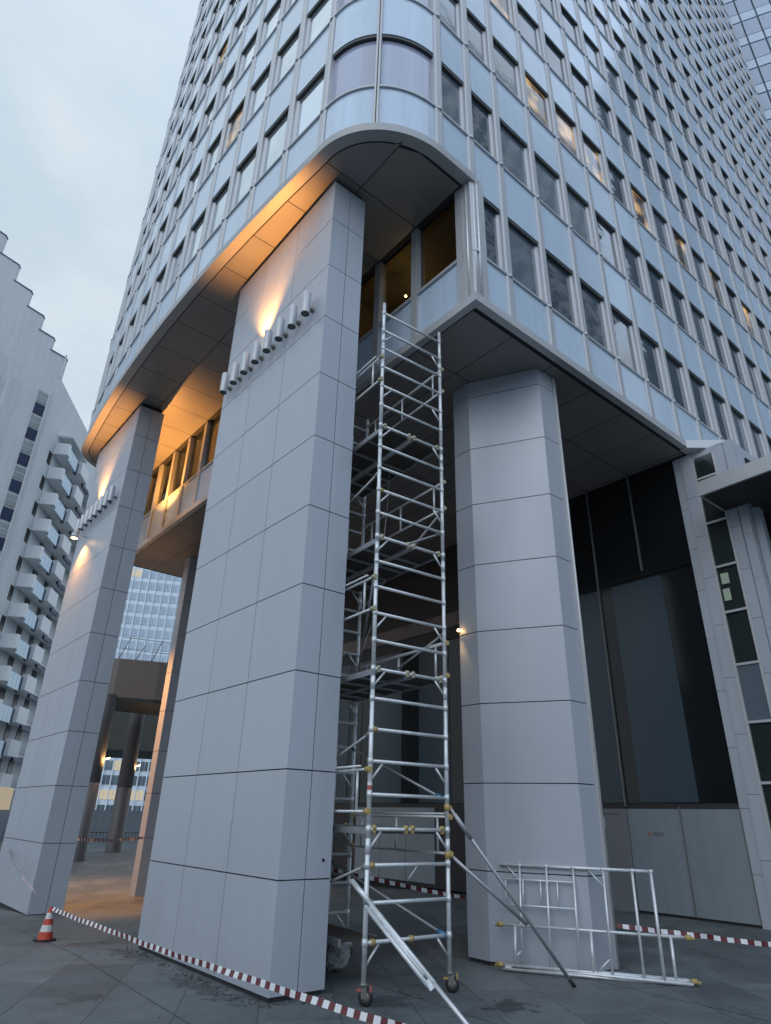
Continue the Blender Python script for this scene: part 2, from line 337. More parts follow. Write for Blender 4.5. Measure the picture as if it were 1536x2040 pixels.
for ci, (dist, kind, poly, k, z) in enumerate(cand):
    g = glass_for(kind, poly, k)
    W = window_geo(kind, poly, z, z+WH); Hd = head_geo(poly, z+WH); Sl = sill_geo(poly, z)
    if ci < 100:
        o = W.build('window', [g, M['mullion']], TW)
        h = Hd.build('window_head_shade', M['head'], o); s_ = Sl.build('sill', M['mullion'], o)
    else:
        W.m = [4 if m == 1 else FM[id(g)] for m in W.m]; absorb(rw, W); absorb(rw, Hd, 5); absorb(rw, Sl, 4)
tag(rw.build('window', [M['pane'], M['pane_blind'], M['warmroom'], M['pane_curved'], M['mullion'], M['head'], M['pane_left_sheen']], TW), kind='stuff')
# spandrels: between window top of floor k and the sill of floor k+1, and the lowest one
sp = []
for bi, (kind, poly) in enumerate(bays):
    mid = poly[len(poly)//2] if len(poly) > 2 else ((poly[0][0]+poly[1][0])/2, (poly[0][1]+poly[1][1])/2)
    for k in range(-1, NF):
        z0, z1 = Z0+PF*k+WH, Z0+PF*(k+1)
        low = (kind == 'R' and poly[1][0] > 8.0) or kind == 'B'
        if k == -1:
            if not low: continue
            z0 = 12.34
        if k == 0 and not low: z0 = 16.14
        ok, d = inview((mid[0], mid[1], (z0+z1)/2), 30)
        if kind == 'B': ok = False
        dist = sqrt(mid[0]**2+mid[1]**2+(z0-H)**2)
        sp.append((dist if ok else 9e3+dist, poly, z0, z1))
sp.sort(key=lambda c: c[0])
for i, (d, poly, z0, z1) in enumerate(sp):
    g = span_geo(poly, z0, z1)
    if i < 100: g.build('spandrel', M['spandrel'], TW)
    else: absorb(rs, g)
tag(rs.build('spandrel', M['spandrel'], TW), kind='stuff')
ZT = Z0+PF*NF
# mullions, one per line
seen = set()
for bi, (kind, poly) in enumerate(bays):
    for e in (0, -1):
        p = poly[e]; key = (round(p[0], 2), round(p[1], 2))
        if key in seen: continue
        seen.add(key)
        a, b = (poly[0], poly[1]) if e == 0 else (poly[-2], poly[-1])
        dx, dy = b[0]-a[0], b[1]-a[1]; l = sqrt(dx*dx+dy*dy); u = (dx/l, dy/l); n = (-u[1], u[0])
        if kind == 'C':   # average normal at the seam of the curved bays
            c = (6.95, 8.72 if p[1] < 17 else 25.68); n = (p[0]-c[0], p[1]-c[1]); l = sqrt(n[0]**2+n[1]**2); n = (n[0]/l, n[1]/l); u = (n[1], -n[0])
        low = (kind == 'R' and p[0] > 8.0) or kind == 'B'
        zb = 12.34 if low else 16.14
        w = MB(); thin = kind == 'C' and e == -1 and abs(p[0]-5.5) < .6 and (p[1] < 8.5 or p[1] > 26)
        def P(s_, d): return (p[0]+u[0]*s_+n[0]*d, p[1]+u[1]*s_+n[1]*d)
        if thin:
            for s0 in (-.035, .035): w.prism([P(s0-.022, .015), P(s0-.022, -.27), P(s0+.022, -.27), P(s0+.022, .015)], zb, ZT, 0)
            w.prism([P(-.012, -.02), P(-.012, -.26), P(.012, -.26), P(.012, -.02)], zb+.001, ZT, 1)
            w.build('mullion', [M['mullion'], M['head']], TW)
        else:
            w.prism([P(-MW, -.03), P(-MW*.62, .0), P(MW*.62, .0), P(MW, -.03), P(MW, -.29), P(-MW, -.29)], zb, ZT, 0)
            for k in range(0, NF+1):
                z = Z0+PF*k
                if z > zb: w.prism([P(-MW*1.02, -.02), P(0, .05), P(MW*1.02, -.02), P(MW*1.02, -.2), P(-MW*1.02, -.2)], z-.05, z+.015, 1)
            w.build('mullion', [M['mullion'], M['mullion']], TW)
# closed core behind the facade and a roof
outl = []
for kind, poly in bays: outl += offs(poly, -.36)[:-1] if poly is not bays[-1][1] else offs(poly, -.36)
c_hi = MB(); c_hi.prism([p for p in outl], 16.12, ZT+.6, 0); c_hi.build('core_wall', M['core'], TW)
rf = MB(); rf.prism([p for kind, poly in bays for p in offs(poly, .04)[:-1]], ZT-.03, ZT+1.2, 0); rf.build('roof_parapet', M['fascia'], TW)
# fascia ring under the high part (z 15.9-16.14) and under the low part (z 12.13-12.34)
edge = [p for kind, poly in bays if kind == 'C' and poly[0][1] < 12 for p in offs(poly, .05)[:-1]]
edge += [p for kind, poly in bays if kind == 'L' for p in offs(poly, .05)[:-1]]
edge += [p for kind, poly in bays if kind == 'C' and poly[0][1] > 12 for p in offs(poly, .05)]
edge = [(8.05, 6.79)]+edge+[(8.05, 27.61)]
def ring(poly, d0, d1, z0, z1, name, m):
    w = MB(); band(w, poly, d0, d1, z0, z1, 0); return w.build(name, m, TW)
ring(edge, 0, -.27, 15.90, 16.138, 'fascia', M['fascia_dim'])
# high soffit panels laid against a dark backing, 20 mm joints
XI = 7.86
hs = MB(); hb = MB()
inner = offs(edge, -.30)
def xin(y):    # x of the inner soffit edge at this y
    best = None
    for a, b in zip(inner[:-1], inner[1:]):
        if (a[1]-y)*(b[1]-y) <= 0 and abs(a[1]-b[1]) > 1e-6:
            t = (y-a[1])/(b[1]-a[1]); x = a[0]+(b[0]-a[0])*t
            best = x if best is None else min(best, x)
    return best
g_ = .011
ycuts = [7.115]+[8.69+1.473*k for k in range(12)]+[27.3]
ycuts = [ycuts[0]]+ycuts[1:]
for y0, y1 in zip(ycuts[:-1], ycuts[1:]):
    n = 8; a, b = y0+g_, y1-g_
    ysub = [a+(b-a)*i/n for i in range(n+1)]
    for (lo, hi) in ((None, 6.1), (6.1, XI)):
        for ya, yb in zip(ysub[:-1], ysub[1:]):
            def xs_(y): 
                x = xin(y); x = 6.95 if x is None else x
                return max(x, 0) if lo is None else max(lo+g_, x)
            xa, xb_ = xs_(ya), xs_(yb)
            h = hi-g_
            if xa >= h and xb_ >= h: continue
            xa, xb_ = min(xa, h), min(xb_, h)
            hs.quad((xa, ya, 15.90), (xb_, yb, 15.90), (h, yb, 15.90), (h, ya, 15.90), 0)
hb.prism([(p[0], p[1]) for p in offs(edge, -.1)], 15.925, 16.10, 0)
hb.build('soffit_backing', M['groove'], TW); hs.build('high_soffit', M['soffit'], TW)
# low block: floor plate, fascia, left face with real windows and a room behind
ls = MB()
xc = [XI+.20]+[9.34+1.512*k for k in range(6)]+[17.08]
yc = [7.06]+[8.85+1.49*k for k in range(13)]+[27.8]
for x0, x1 in zip(xc[:-1], xc[1:]):
    if x1-x0 < .1: continue
    for y0, y1 in zip(yc[:-1], yc[1:]):
        ls.quad((x0+g_, y0+g_, 12.13), (x0+g_, y1-g_, 12.13), (x1-g_, y1-g_, 12.13), (x1-g_, y0+g_, 12.13), 0)
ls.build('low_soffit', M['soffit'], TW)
lb = MB(); lb.box(XI+.05, 17.3, 6.86, 28.0, 12.16, 12.338, 0); lb.build('soffit_backing', M['groove'], TW)
fs = MB()
fs.prism([(XI, 6.79), (XI+.18, 6.97), (XI+.18, 27.9), (XI, 28.1)], 12.13, 12.345, 0)
fs.prism([(XI, 6.79), (17.0, 6.79), (17.0, 6.97), (XI+.18, 6.97)], 12.13, 12.345, 0)
fs.build('fascia', M['fascia'], TW)
ym = [7.22, 8.77]+[10.24+1.49*k for k in range(12)]
LM = (XI+.10)
for y0, y1 in zip(ym[:-1], ym[1:]):
    w = MB(); w.box(LM, LM+.1, y0+.11, y1-.11, 12.346, 13.66, 0); w.build('spandrel', M['spandrel'], TW)
    w = MB(); w.quad((LM+.07, y0+.11, 15.86), (LM+.07, y1-.11, 15.86), (LM+.07, y1-.11, 13.74), (LM+.07, y0+.11, 13.74)); o = w.build('window', M['clear'], TW)
    w = MB(); w.box(LM-.06, LM+.1, y0+.1, y1-.1, 13.662, 13.74, 0); w.build('sill', M['mullion'], o)
for y in ym:
    w = MB(); w.box(XI+.03, XI+.24, y-.108, y+.108, 12.346, 15.895, 0); w.build('mullion', M['mullion'], TW)
# corner post: stepped pipes
w = MB()
w.box(7.93, 8.10, 6.90, 7.09, 12.346, 15.89, 0); w.box(8.13, 8.2, 6.80, 6.9, 12.346, 15.89, 0)
w.tube((8.0, 6.86, 12.346), (8.0, 6.86, 15.89), .035, 1); w.tube((8.10, 6.82, 12.346), (8.10, 6.82, 15.89), .028, 1)
w.box(8.205, 8.35, 6.83, 6.98, 12.346, 16.13, 0); w.tube((7.92, 7.0, 12.346), (7.92, 7.0, 15.89), .03, 1)
w.build('corner_post', [M['mullion'], M['alu']], TW)
# room shell
w = MB()
w.quad((8.3, 7.2, 12.6), (8.3, 27.5, 12.6), (12.5, 27.5, 12.6), (12.5, 7.2, 12.6)); w.quad((8.05, 7.2, 15.86), (12.5, 7.2, 15.86), (12.5, 27.5, 15.86), (8.05, 27.5, 15.86))
w.quad((12.0, 7.2, 12.6), (12.0, 27.5, 12.6), (12.0, 27.5, 15.86), (12.0, 7.2, 15.86)); w.quad((8.1, 7.14, 12.6), (12, 7.14, 12.6), (12, 7.14, 15.86), (8.1, 7.14, 15.86))
w.quad((8.1, 11.7, 12.6), (12, 11.7, 12.6), (12, 11.7, 15.86), (8.1, 11.7, 15.86)); w.box(9, 11.5, 8.2, 8.4, 15.6, 15.86)
w.build('room', M['room'], TW)
w = MB(); w.lathe((8.70, 10.0, 15.08), [(0, -.035), (.03, -.02), (.035, 0), (.03, .02), (0, .035)], 0, 12); w.build('ceiling_lamp', M['lampwarm'], TW)
w = MB(); w.prism([(17.3, 6.86+.27), (46.0, 6.86+.27), (46.0, 27.3), (12.6, 27.3), (12.6, 7.3)], .0, 16.1, 0); 
w2 = MB(); w2.box(17.45, 46, 7.15, 27.4, -.3, 16.0, 0); w2.box(12.6, 17.45, 7.15, 27.4, 12.4, 16.0, 0); w2.build('core_wall', M['core'], TW)
# ---------------- pillars (clad, real joints over a dark core)
def clad(poly, zs, name='pillar', splits={}, base_gap=.02, topz=None):
    """closed polygon; panels stand 12 mm proud of the dark core; each side is split at fractions"""
    w = MB(); n = len(poly); cx = sum(p[0] for p in poly)/n; cy = sum(p[1] for p in poly)/n
    def inset(d):
        out = []
        for i in range(n):
            a, b, c = Vector(poly[i-1]), Vector(poly[i]), Vector(poly[(i+1) % n])
            e1 = (b-a).normalized(); e2 = (c-b).normalized(); n1 = Vector((e1.y, -e1.x)); n2 = Vector((e2.y, -e2.x))
            if n1.dot(b-Vector((cx, cy))) < 0: n1 = -n1
            if n2.dot(b-Vector((cx, cy))) < 0: n2 = -n2
            m = (n1+n2); m = m/(1+n1.dot(n2)); out.append(tuple(b-m*d))
        return out
    core = inset(.03); w.prism(core, zs[0]-.25, zs[-1], 1)
    for i in range(n):
        a, b = Vector(poly[i]), Vector(poly[(i+1) % n]); fr = [0]+splits.get(i, [])+[1]
        e = (b-a); L_ = e.length; e = e/L_; nn = Vector((e.y, -e.x))
        if nn.dot((a+b)/2-Vector((cx, cy))) < 0: nn = -nn
        for f0, f1 in zip(fr[:-1], fr[1:]):
            p = a+e*(L_*f0+(.0075 if f0 > 0 else 0)); q = a+e*(L_*f1-(.0075 if f1 < 1 else 0)); pi_ = p-nn*.022; qi = q-nn*.022
            if f0 == 0: pi_ = Vector(inset(.022)[i])
            if f1 == 1: qi = Vector(inset(.022)[(i+1) % n])
            for z0, z1 in zip(zs[:-1], zs[1:]):
                z0 += .009; z1 -= .009
                w.quad((*p, z0), (*q, z0), (*q, z1), (*p, z1), 0)
                for zz in (z0, z1): w.quad((*p, zz), (*q, zz), (*qi, zz), (*pi_, zz), 0)
                for s_, si in ((p, pi_), (q, qi)): w.quad((*s_, z0), (*si, z0), (*si, z1), (*s_, z1), 0)
    return w.build(name, [M['panel'], M['groove']], TW)
zs = [.10, 1.44, 2.89, 4.35, 5.80, 7.27, 8.73, 10.19, 11.64, 13.08, 14.49, 15.72]
pn = clad([(5.46, 8.83), (6.35, 8.83), (6.35, 13.43), (5.46, 13.43)], zs, splits={0: [.505], 1: [.333, .667], 3: [.333, .667]})
zs2 = [-.22, 1.44]+zs[2:]
pb = clad([(5.46, 20.97), (6.35, 20.97), (6.35, 25.57), (5.46, 25.57)], zs2, splits={0: [.505], 1: [.333, .667], 3: [.333, .667]})
for y0, z0 in ((8.83, 0), (20.97, 0)):
    w = MB(); w.box(5.54, 6.27, y0+.08, y0+4.52, 15.70, 15.898, 0); w.build('pillar_neck', M['groove'], TW)
hexa = [(9.82, 8.89), (10.65, 7.37), (11.15, 7.37), (11.98, 8.89), (11.98, 9.40), (9.82, 9.40)]
zc = [.10, 1.45, 2.90, 4.35, 5.80, 7.27, 8.73, 10.19, 11.66, 12.125]
clad(hexa, zc)
hexb = [(x, 34.4-y) for x, y in hexa][::-1]
clad(hexb, [-.4]+zc[1:])
w = MB(); w.tube((11.22, 7.34, .1), (11.22, 7.34, 12.1), .03); w.box(11.16, 11.2, 7.33, 7.40, .1, 12.1); w.build('corner_rail', M['fascia'], TW)
# small holes
w = MB(); w.lathe((6.21, 8.826, 1.68), [(0, 0), (.024, 0), (.024, -.004)], 0, 14, axis=(0, -1, 0)); w.build('vent_hole', M['rubber'], TW)
# ---------------- wall below the low soffit (x = 17.1)
XW = 17.1
w = MB()
w.box(XW+.05, XW+.35, 7.45, 27.5, .2, 12.14, 0); w.build('rear_wall', M['darkwall'], TW)
ymod = [7.45+1.48*k for k in range(14)]
def wallbox(y0, y1, z0, z1, m, name, dx=0.0, par=None):
    w = MB(); w.box(XW+dx, XW+.049, y0, y1, z0, z1, 0); return w.build(name, m, par or TW)
for i, (y0, y1) in enumerate(zip(ymod[:-1], ymod[1:])):
    if y0 < 12:
        wallbox(y0+.01, y1-.01, 9.0, 12.12, M['darkglass'], 'window', .02)
    if i % 4 != 2:
        o = wallbox(y0+.012, y1-.012, .32, 2.64, M['door'], 'door_panel', .0)
for y0, y1, b0, b1 in ((7.46, 10.39, 8.40, 9.97), (10.43, 13.38, 10.46, 11.95), (13.42, 16.3, 14.3, 16.0), (16.34, 19.2, 17.0, 18.6), (19.24, 22.1, 19.6, 21.4), (22.14, 25.0, 23, 24.6)):
    o = wallbox(y0, y1, 2.78, 8.80, M['darkglass'], 'window', .03)
    wallbox(b0, b1, 2.80, 8.74, M['blueglass'], 'blind', .012, o)
# door in the third bay
wallbox(10.42, 10.62, .2, 2.64, M['doorgrey'], 'door_frame', .0)
wallbox(11.75, 11.88, .2, 2.64, M['doorgrey'], 'door_frame', .0)
wallbox(10.62, 11.75, 2.52, 2.64, M['doorgrey'], 'door_frame', .0)
dr = wallbox(10.63, 11.74, .2, 2.51, M['doorgrey'], 'door', .02)
w = MB(); w.box(XW+.003, XW+.019, 11.12, 11.42, 2.17, 2.42); sg = w.build('sign', M['sign'], dr)
w = MB(); w.box(XW-.001, XW+.0029, 11.2, 11.235, 2.26, 2.34); w.build('arrow_mark', M['ink'], dr)
# small printed notice on the first door panel
w = MB()
w.box(XW-.004, XW-.001, 9.80, 9.86, 2.02, 2.10, 0)
for r_ in range(3): w.box(XW-.004, XW-.001, 9.44, 9.74, 2.08-r_*.035, 2.095-r_*.035, 1)
w.build('notice', [M['redbrake'], M['ink']], TW)
for y, z0 in ((8.92, 9.0), (10.41, 2.7)):
    w = MB(); w.box(XW-.04, XW+.045, y-.02, y+.02, z0, 12.1); w.build('glazing_bar', M['steel'], TW)
w = MB(); w.box(XW-.012, XW+.045, 7.45, 13.4, 8.82, 8.98); w.build('transom', M['darkglass'], TW)
for yj in (8.93, 7.45):
    w = MB(); w.box(XW-.02, XW+.045, yj-.015, yj+.015, .32, 2.70); w.build('glazing_bar', M['steel'], TW)
w = MB()
for k in range(10): w.box(XW-.05, XW+.045, 13.4+1.48*k+.008, 13.4+1.48*(k+1)-.008, 8.86, 9.40)
w.build('brown_band', M['brown'], TW)
wallbox(13.4, 27.5, 9.41, 12.12, M['darkwall'], 'dark_panel', .0)
wallbox(13.4, 27.5, 8.4, 8.85, M['darkwall'], 'dark_panel', -.01)
# side walls closing the passage behind
# ---------------- stair turret
w = MB()
zj = [.2, 1.3, 2.66, 4.0, 5.35, 6.7, 8.0, 9.2, 10.4, 11.7, 12.05]
for z0, z1 in zip(zj[:-1], zj[1:]):
    w.box(XW-.02, XW+.4, 7.205, 7.44, z0+.005, z1-.005)
    w.box(XW-.05, XW+.4, 6.90, 7.195, z0+.3, min(z1+.29, 12.05))
    w.box(XW-.05, XW+.4, 5.98, 6.22, z0+.3, min(z1+.29, 12.05))
    w.box(XW-.02, XW+.4, 5.74, 5.965, z0+.003, z1-.003)
w.box(XW+.03, XW+.4, 5.75, 7.40, .1, 12.1)
w.build('turret_wall', M['panel'], TW)
trz = [.3, 2.0, 3.2, 4.55, 5.93, 7.28, 8.52, 9.8, 11.18, 11.85]
for z0, z1 in zip(trz[:-1], trz[1:]):
    blue = abs(z0-4.55) < .1 or abs(z0-.3) < .1
    w = MB(); (w.box(XW-.03, XW+.025, 6.29, 6.83, z0+.04, z1-.03) if blue else w.quad((XW-.03, 6.29, z1-.03), (XW-.03, 6.83, z1-.03), (XW-.03, 6.83, z0+.03), (XW-.03, 6.29, z0+.03))); o = w.build('window', M['facdark2'] if blue else M['clear'], TW)
    fw_ = MB(); fw_.box(XW-.07, XW+.02, 6.222, 6.289, z0+.001, z1-.001); fw_.box(XW-.07, XW+.02, 6.831, 6.898, z0+.001, z1-.001); fw_.box(XW-.068, XW+.02, 6.29, 6.83, z0-.03, z0+.03)
    fw_.build('frame', M['fascia'], o)
# the things one sees behind those panes
w = MB(); w.box(XW+.027, XW+.029, 6.29, 6.83, 2.0, 11.9, 0); w.build('stair_blind', M['greenroom'], TW)
w = MB(); w.box(XW-.034, XW-.0305, 6.56, 6.76, 8.03, 8.32); w.box(XW-.034, XW-.0305, 6.60, 6.78, 7.58, 7.9); w.build('paper', M['paper'], TW)
w = MB(); w.prism([(16.72, 6.79), (17.62, 5.98), (22, 5.98), (22, 7.0), (16.72, 7.0)], 12.10, 12.36, 0); w.build('turret_fascia', M['fascia'], TW)
w = MB()
w.box(XW+.4, 22, 5.76, 7.1, .1, 12.09); w.build('turret_wall', M['panel'], TW)
w = MB(); w.box(XW+.75, 21.9, 5.715, 5.758, 10.5, 11.75); w.build('window', M['darkglass'], TW)
# entrance canopy
w = MB(); w.prism([(15.72, 6.34), (15.25, -2.0), (24, -2.0), (24, 5.70), (17.04, 5.70), (17.04, 6.34)], 10.02, 10.42, 0)
cn = w.build('entrance_canopy', M['fascia'], TW)
w = MB(); w.prism([(15.80, 6.25), (15.34, -1.9), (23.9, -1.9), (23.9, 5.64), (17.0, 5.64), (17.0, 6.25)], 9.99, 10.019, 0); w.build('canopy_soffit', M['darkwall'], cn)
w = MB(); w.box(XW+.45, 24, 5.62, 5.70, 7.9, 9.98); w.build('dark_panel', M['darkglass'], TW)
w = MB(); w.box(XW+.25, XW+.5, 5.55, 5.73, .2, 9.98); w.build('turret_wall', M['panel'], TW)
w = MB(); w.box(XW+.5, 24, 5.60, 5.69, .3, 7.88); w.build('window', M['spandrel'], TW)
# high-level back wall so that the passage ends in the open
# ------------------------------------------------------------------ angled wing behind
AW = empty('office_wing', (51.4, 7.3, 0), 'pale blue gridded wing rising behind the far right edge of the tower', 'building')
t = radians(118.6); tv = Vector((cos(t), sin(t), 0)); nv = Vector((-sin(t), cos(t), 0))
base = Vector((51.5, 7.18, 0))
if nv.dot(-base) < 0: nv = -nv
w = MB(); c = base-tv*8-nv*6; w.obox(c+Vector((0, 0, 52)), tv*17, nv*5.9, (0, 0, 52)); w.build('wall', M['slate'], AW)
cnt = 0; aw_rest = MB(); aw_rest2 = MB()
Zw = 79.05-3.87*19
items = []
for k in range(6, 26):
    for i in range(-15, 6):
        s0 = -1.48*i-.35; z = Zw+3.87*k
        pc = base+tv*(s0-.74)+Vector((0, 0, z+1)); ok, d = inview(pc, 40)
        items.append((0 if ok and pc.x > 52-0*1 and i >= -1 else 1, (pc-cam.location).length, s0, z, ok))
items.sort()
for _, d, s0, z, ok in items:
    a = base+tv*(s0-.10); b = base+tv*(s0-1.38)
    if z > 101: continue
    m1 = MB(); m1.obox((a+b)/2+Vector((0, 0, z+1.28)), (b-a)/2*1.03, nv*.06, (0, 0, 1.17))
    m2 = MB(); m2.obox((a+b)/2+Vector((0, 0, z-.66)), (b-a)/2*1.03, nv*.1, (0, 0, .62))
    if ok and cnt < 90:
        m1.build('window', M['wing_pane'], AW); m2.build('spandrel', M['wing_spandrel'], AW); cnt += 1
    else: absorb(aw_rest, m1); absorb(aw_rest2, m2)
tag(aw_rest.build('window', M['wing_pane'], AW), kind='stuff'); tag(aw_rest2.build('spandrel', M['wing_spandrel'], AW), kind='stuff')
# ------------------------------------------------------------------ spotlights on the pillars
SPL = {}
def spotlight(x, y, z, label, lit_up=False, lit_down=False, side=-1, group='cylindrical spotlights on the pillars'):
    e = empty('wall_spotlight', (x, y, z), label, 'spotlight', group)
    w = MB(); w.lathe((x, y, z-.29), [(.083, .01), (.092, 0), (.095, .02), (.095, .56), (.088, .58), (.078, .56)], 0, 24); w.build('body', M['lampbody'], e)
    w = MB(); w.lathe((x, y, z-.276), [(0, 0), (.08, 0)], 0, 24); w.lathe((x, y, z-.282), [(.082, -.006), (.082, .01), (.066, .01)], 1, 24); w.build('lens', [M['lens_lit'] if lit_down else M['lens'], M['rubber']], e)
    w = MB(); w.lathe((x, y, z+.262), [(0, 0), (.08, 0)], 0, 24); w.build('lens', M['lens_lit'] if lit_up else M['lens'], e)
    wx = 5.46 if side < 0 else 6.35
    w = MB(); w.tube((x-side*.09, y, z-.08), (wx, y, z-.08), .028, 0, 12); w.lathe((wx, y, z-.08), [(.0, .05), (.06, .05), (.065, .0)], 0, 16, axis=(side, 0, 0)); w.build('bracket', M['steel'], e)
ords = ['nearest the pillar corner', 'second from the pillar corner', 'third from the pillar corner', 'fourth from the pillar corner', 'lit, fifth from the corner', 'sixth from the pillar corner', 'seventh from the pillar corner', 'at the row end farthest from the corner']
for i in range(8):
    spotlight(5.27, 9.30+.535*i, 12.17, 'grey cylinder spotlight on front pillar, '+ords[i], lit_up=(i == 4))
for i in range(8):
    spotlight(5.27, 21.42+.535*i, 12.17, 'grey cylinder spotlight on far left pillar, '+ords[i], lit_up=(i == 4))
def lamp_spot(loc, to, energy, size, colr=(1, .40, .09), blend=.6, rad=.06):
    l = bpy.data.lights.new('spot_lamp', 'SPOT'); l.energy = energy; l.color = colr; l.spot_size = radians(size); l.spot_blend = blend; l.shadow_soft_size = rad
    o = bpy.data.objects.new('spot_lamp', l); o.location = loc; col.objects.link(o)
    o.rotation_euler = (Vector(to)-Vector(loc)).to_track_quat('-Z', 'Y').to_euler()
def lamp_point(loc, energy, rad=.08, colr=(1, .5, .16)):
    l = bpy.data.lights.new('point_lamp', 'POINT'); l.energy = energy; l.color = colr; l.shadow_soft_size = rad
    o = bpy.data.objects.new('point_lamp', l); o.location = loc; col.objects.link(o)
lamp_spot((5.21, 11.44, 12.50), (4.98, 11.44, 16), 1400, 84, blend=.9)
lamp_spot((5.21, 23.56, 12.50), (4.98, 23.56, 16), 1300, 90, blend=.9)
# lamp on the far pillar that also shines down its face
e = empty('wall_spotlight', (5.2, 24.9, 11.5), 'lit lamp shining down the left face of the far left pillar', 'spotlight', 'cylindrical spotlights on the pillars')
w = MB(); w.lathe((5.05, 24.3, 11.35), [(.0, .2), (.1, .2), (.13, .0), (.11, 0)], 0, 20); w.tube((5.05, 24.3, 11.5), (5.46, 24.3, 11.5), .03, 0); w.build('body', M['lampbody'], e)
w = MB(); w.lathe((5.05, 24.3, 11.352), [(0, 0), (.11, 0)], 0, 20); w.build('lens', M['lens_lit'], e)
lamp_spot((5.05, 24.3, 11.33), (5.5, 24.3, 8), 480, 120)
# inner sides of the pillars
for (y, z, up, down, lab) in ((23.3, 12.17, 1900, 0, 'lit upward cylinder lamp on the hidden inner side of the far left pillar'), (25.3, 12.17, 0, 8500, 'lit downward cylinder lamp on the hidden inner side of the far left pillar'), (11.13, 12.17, 0, 0, 'unlit cylinder lamp on the hidden inner side of the front pillar')):
    spotlight(6.54, y, z, lab, lit_up=bool(up), lit_down=bool(down), side=1)
    if up: lamp_spot((6.54, y, z+.32), (6.75, y, 16), up, 125)
    if down: lamp_spot((6.54, y, z-.32), (8.1, y+.4, 0), down, 72)
# room lamps and the column downlight
lamp_point((8.72, 9.98, 15.0), 8, .04, (1, .62, .22)); lamp_point((10.5, 22.5, 14.6), 45, .2, (1, .6, .25))
e = empty('downlight', (9.74, 9.36, 5.85), 'small lit downlight high on the left side of the octagonal column', 'lamp')
w = MB(); w.lathe((9.74, 9.36, 5.88), [(0, .05), (.018, .05), (.024, 0), (.0, 0)], 0, 14); w.tube((9.74, 9.36, 5.92), (9.83, 9.36, 5.92), .008); w.build('body', M['lens_lit'], e)
lamp_spot((9.70, 9.36, 5.84), (9.76, 9.37, 3), 22, 60, (1, .55, .22))
# ------------------------------------------------------------------ scaffold tower
A = Vector((6.41, 8.04, .05)); B = Vector((7.89, 7.93, .05)); nd = Vector((.074, .997, 0)); LEN = 2.75
Af = A+nd*LEN; Bf = B+nd*LEN; ux = (B-A).normalized(); Z = Vector((0, 0, 1))
SC = empty('scaffold_tower', tuple(A), 'tall aluminium scaffold tower on castors between the front pillar and octagonal column', 'scaffold')
def rz(i): return .74+.4575*i
NR = 25; RT = .034
def frame(P, Q, i0, i1, zb, zt, ladder=False):
    w = MB(); P0, Q0 = Vector(P), Vector(Q)
    for X in (P0, Q0): w.tube((X.x, X.y, zb), (X.x, X.y, zt), RT, 0, 12)
    for i in range(i0, i1):
        z = Vector((0, 0, rz(i))); p = Vector((P0.x, P0.y, 0))+z; q = Vector((Q0.x, Q0.y, 0))+z
        w.tube(p, q, .0265, 0, 10)
        for X, d in ((p, 1), (q, -1)):
            w.tube(X-Z*.045, X+Z*.045, .041, 0, 12)
            if i % 5 in (0, 3):
                u = (q-p).normalized()*d
                w.tube(X+u*.22-Z*.03, X-Z*.26+u*.02, .017, 0, 8)
        if ladder:
            u = (q-p).normalized()
    if ladder:
        u = (Q0-P0).normalized()
        X = Q0-u*.40; X = Vector((X.x, X.y, 0))
        w.tube(X+Z*(zb+.3), X+Z*(zt-.4), .018, 0, 10)
    for i in (3, 8, 13, 18, 23):
        if i0 <= i-1 < i1:
            for X in (P0, Q0): w.tube((X.x, X.y, rz(i)-.32), (X.x, X.y, rz(i)-.12), .038, 0, 12)
    return w
lifts = [(0, 3, .30, rz(2)+.25), (3, 8, rz(2)+.25, rz(7)+.25), (8, 13, rz(7)+.25, rz(12)+.25), (13, 18, rz(12)+.25, rz(17)+.25), (18, 23, rz(17)+.25, rz(22)+.25), (23, 25, rz(22)+.25, 11.98)]
for (i0, i1, zb, zt) in lifts:
    frame(A, B, i0, i1, zb, zt).build('end_frame', M['alu'], SC)
    if i0 < 23: frame(Af, Bf, i0, i1, zb, min(zt, 10.9), True).build('end_frame', M['alu'], SC)
def hook(w, P, mi=0):
    w.lathe(P, [(0, -.035), (.036, -.03), (.04, 0), (.036, .03), (0, .035)], mi, 10, axis=tuple(nd)); w.obox(P-Z*.03+nd*.0, ux*.018, nd*.03, Z*.04, mi)
for i in (3, 8, 13, 18):
    z = rz(i)
    for s0, s1 in ((.06, .70), (.76, 1.40)):
        w = MB()
        c = A+ux*((s0+s1)/2)+nd*(LEN/2); c.z = z-.015
        w.obox(c, ux*((s1-s0)/2-.03), nd*(LEN/2-.05), Z*.012, 1)
        for s in (s0+.02, s1-.02):
            q = A+ux*s+nd*(LEN/2); q.z = z-.02; w.obox(q, ux*.016, nd*(LEN/2-.03), Z*.045, 0)
        for k in range(1, 5):
            q = A+ux*((s0+s1)/2)+nd*(LEN*k/5); q.z = z-.05; w.obox(q, ux*((s1-s0)/2-.03), nd*.02, Z*.018, 0)
        pf = w.build('platform', [M['alu_dull'], M['deck']], SC)
        for s in (s0+.03, s1-.03):
            for e_ in (0, LEN):
                w = MB(); q = A+ux*s+nd*e_; q.z = z+.02; hook(w, q); w.build('hook', M['yellow'] if i == 3 else M['hook_pale'], pf)
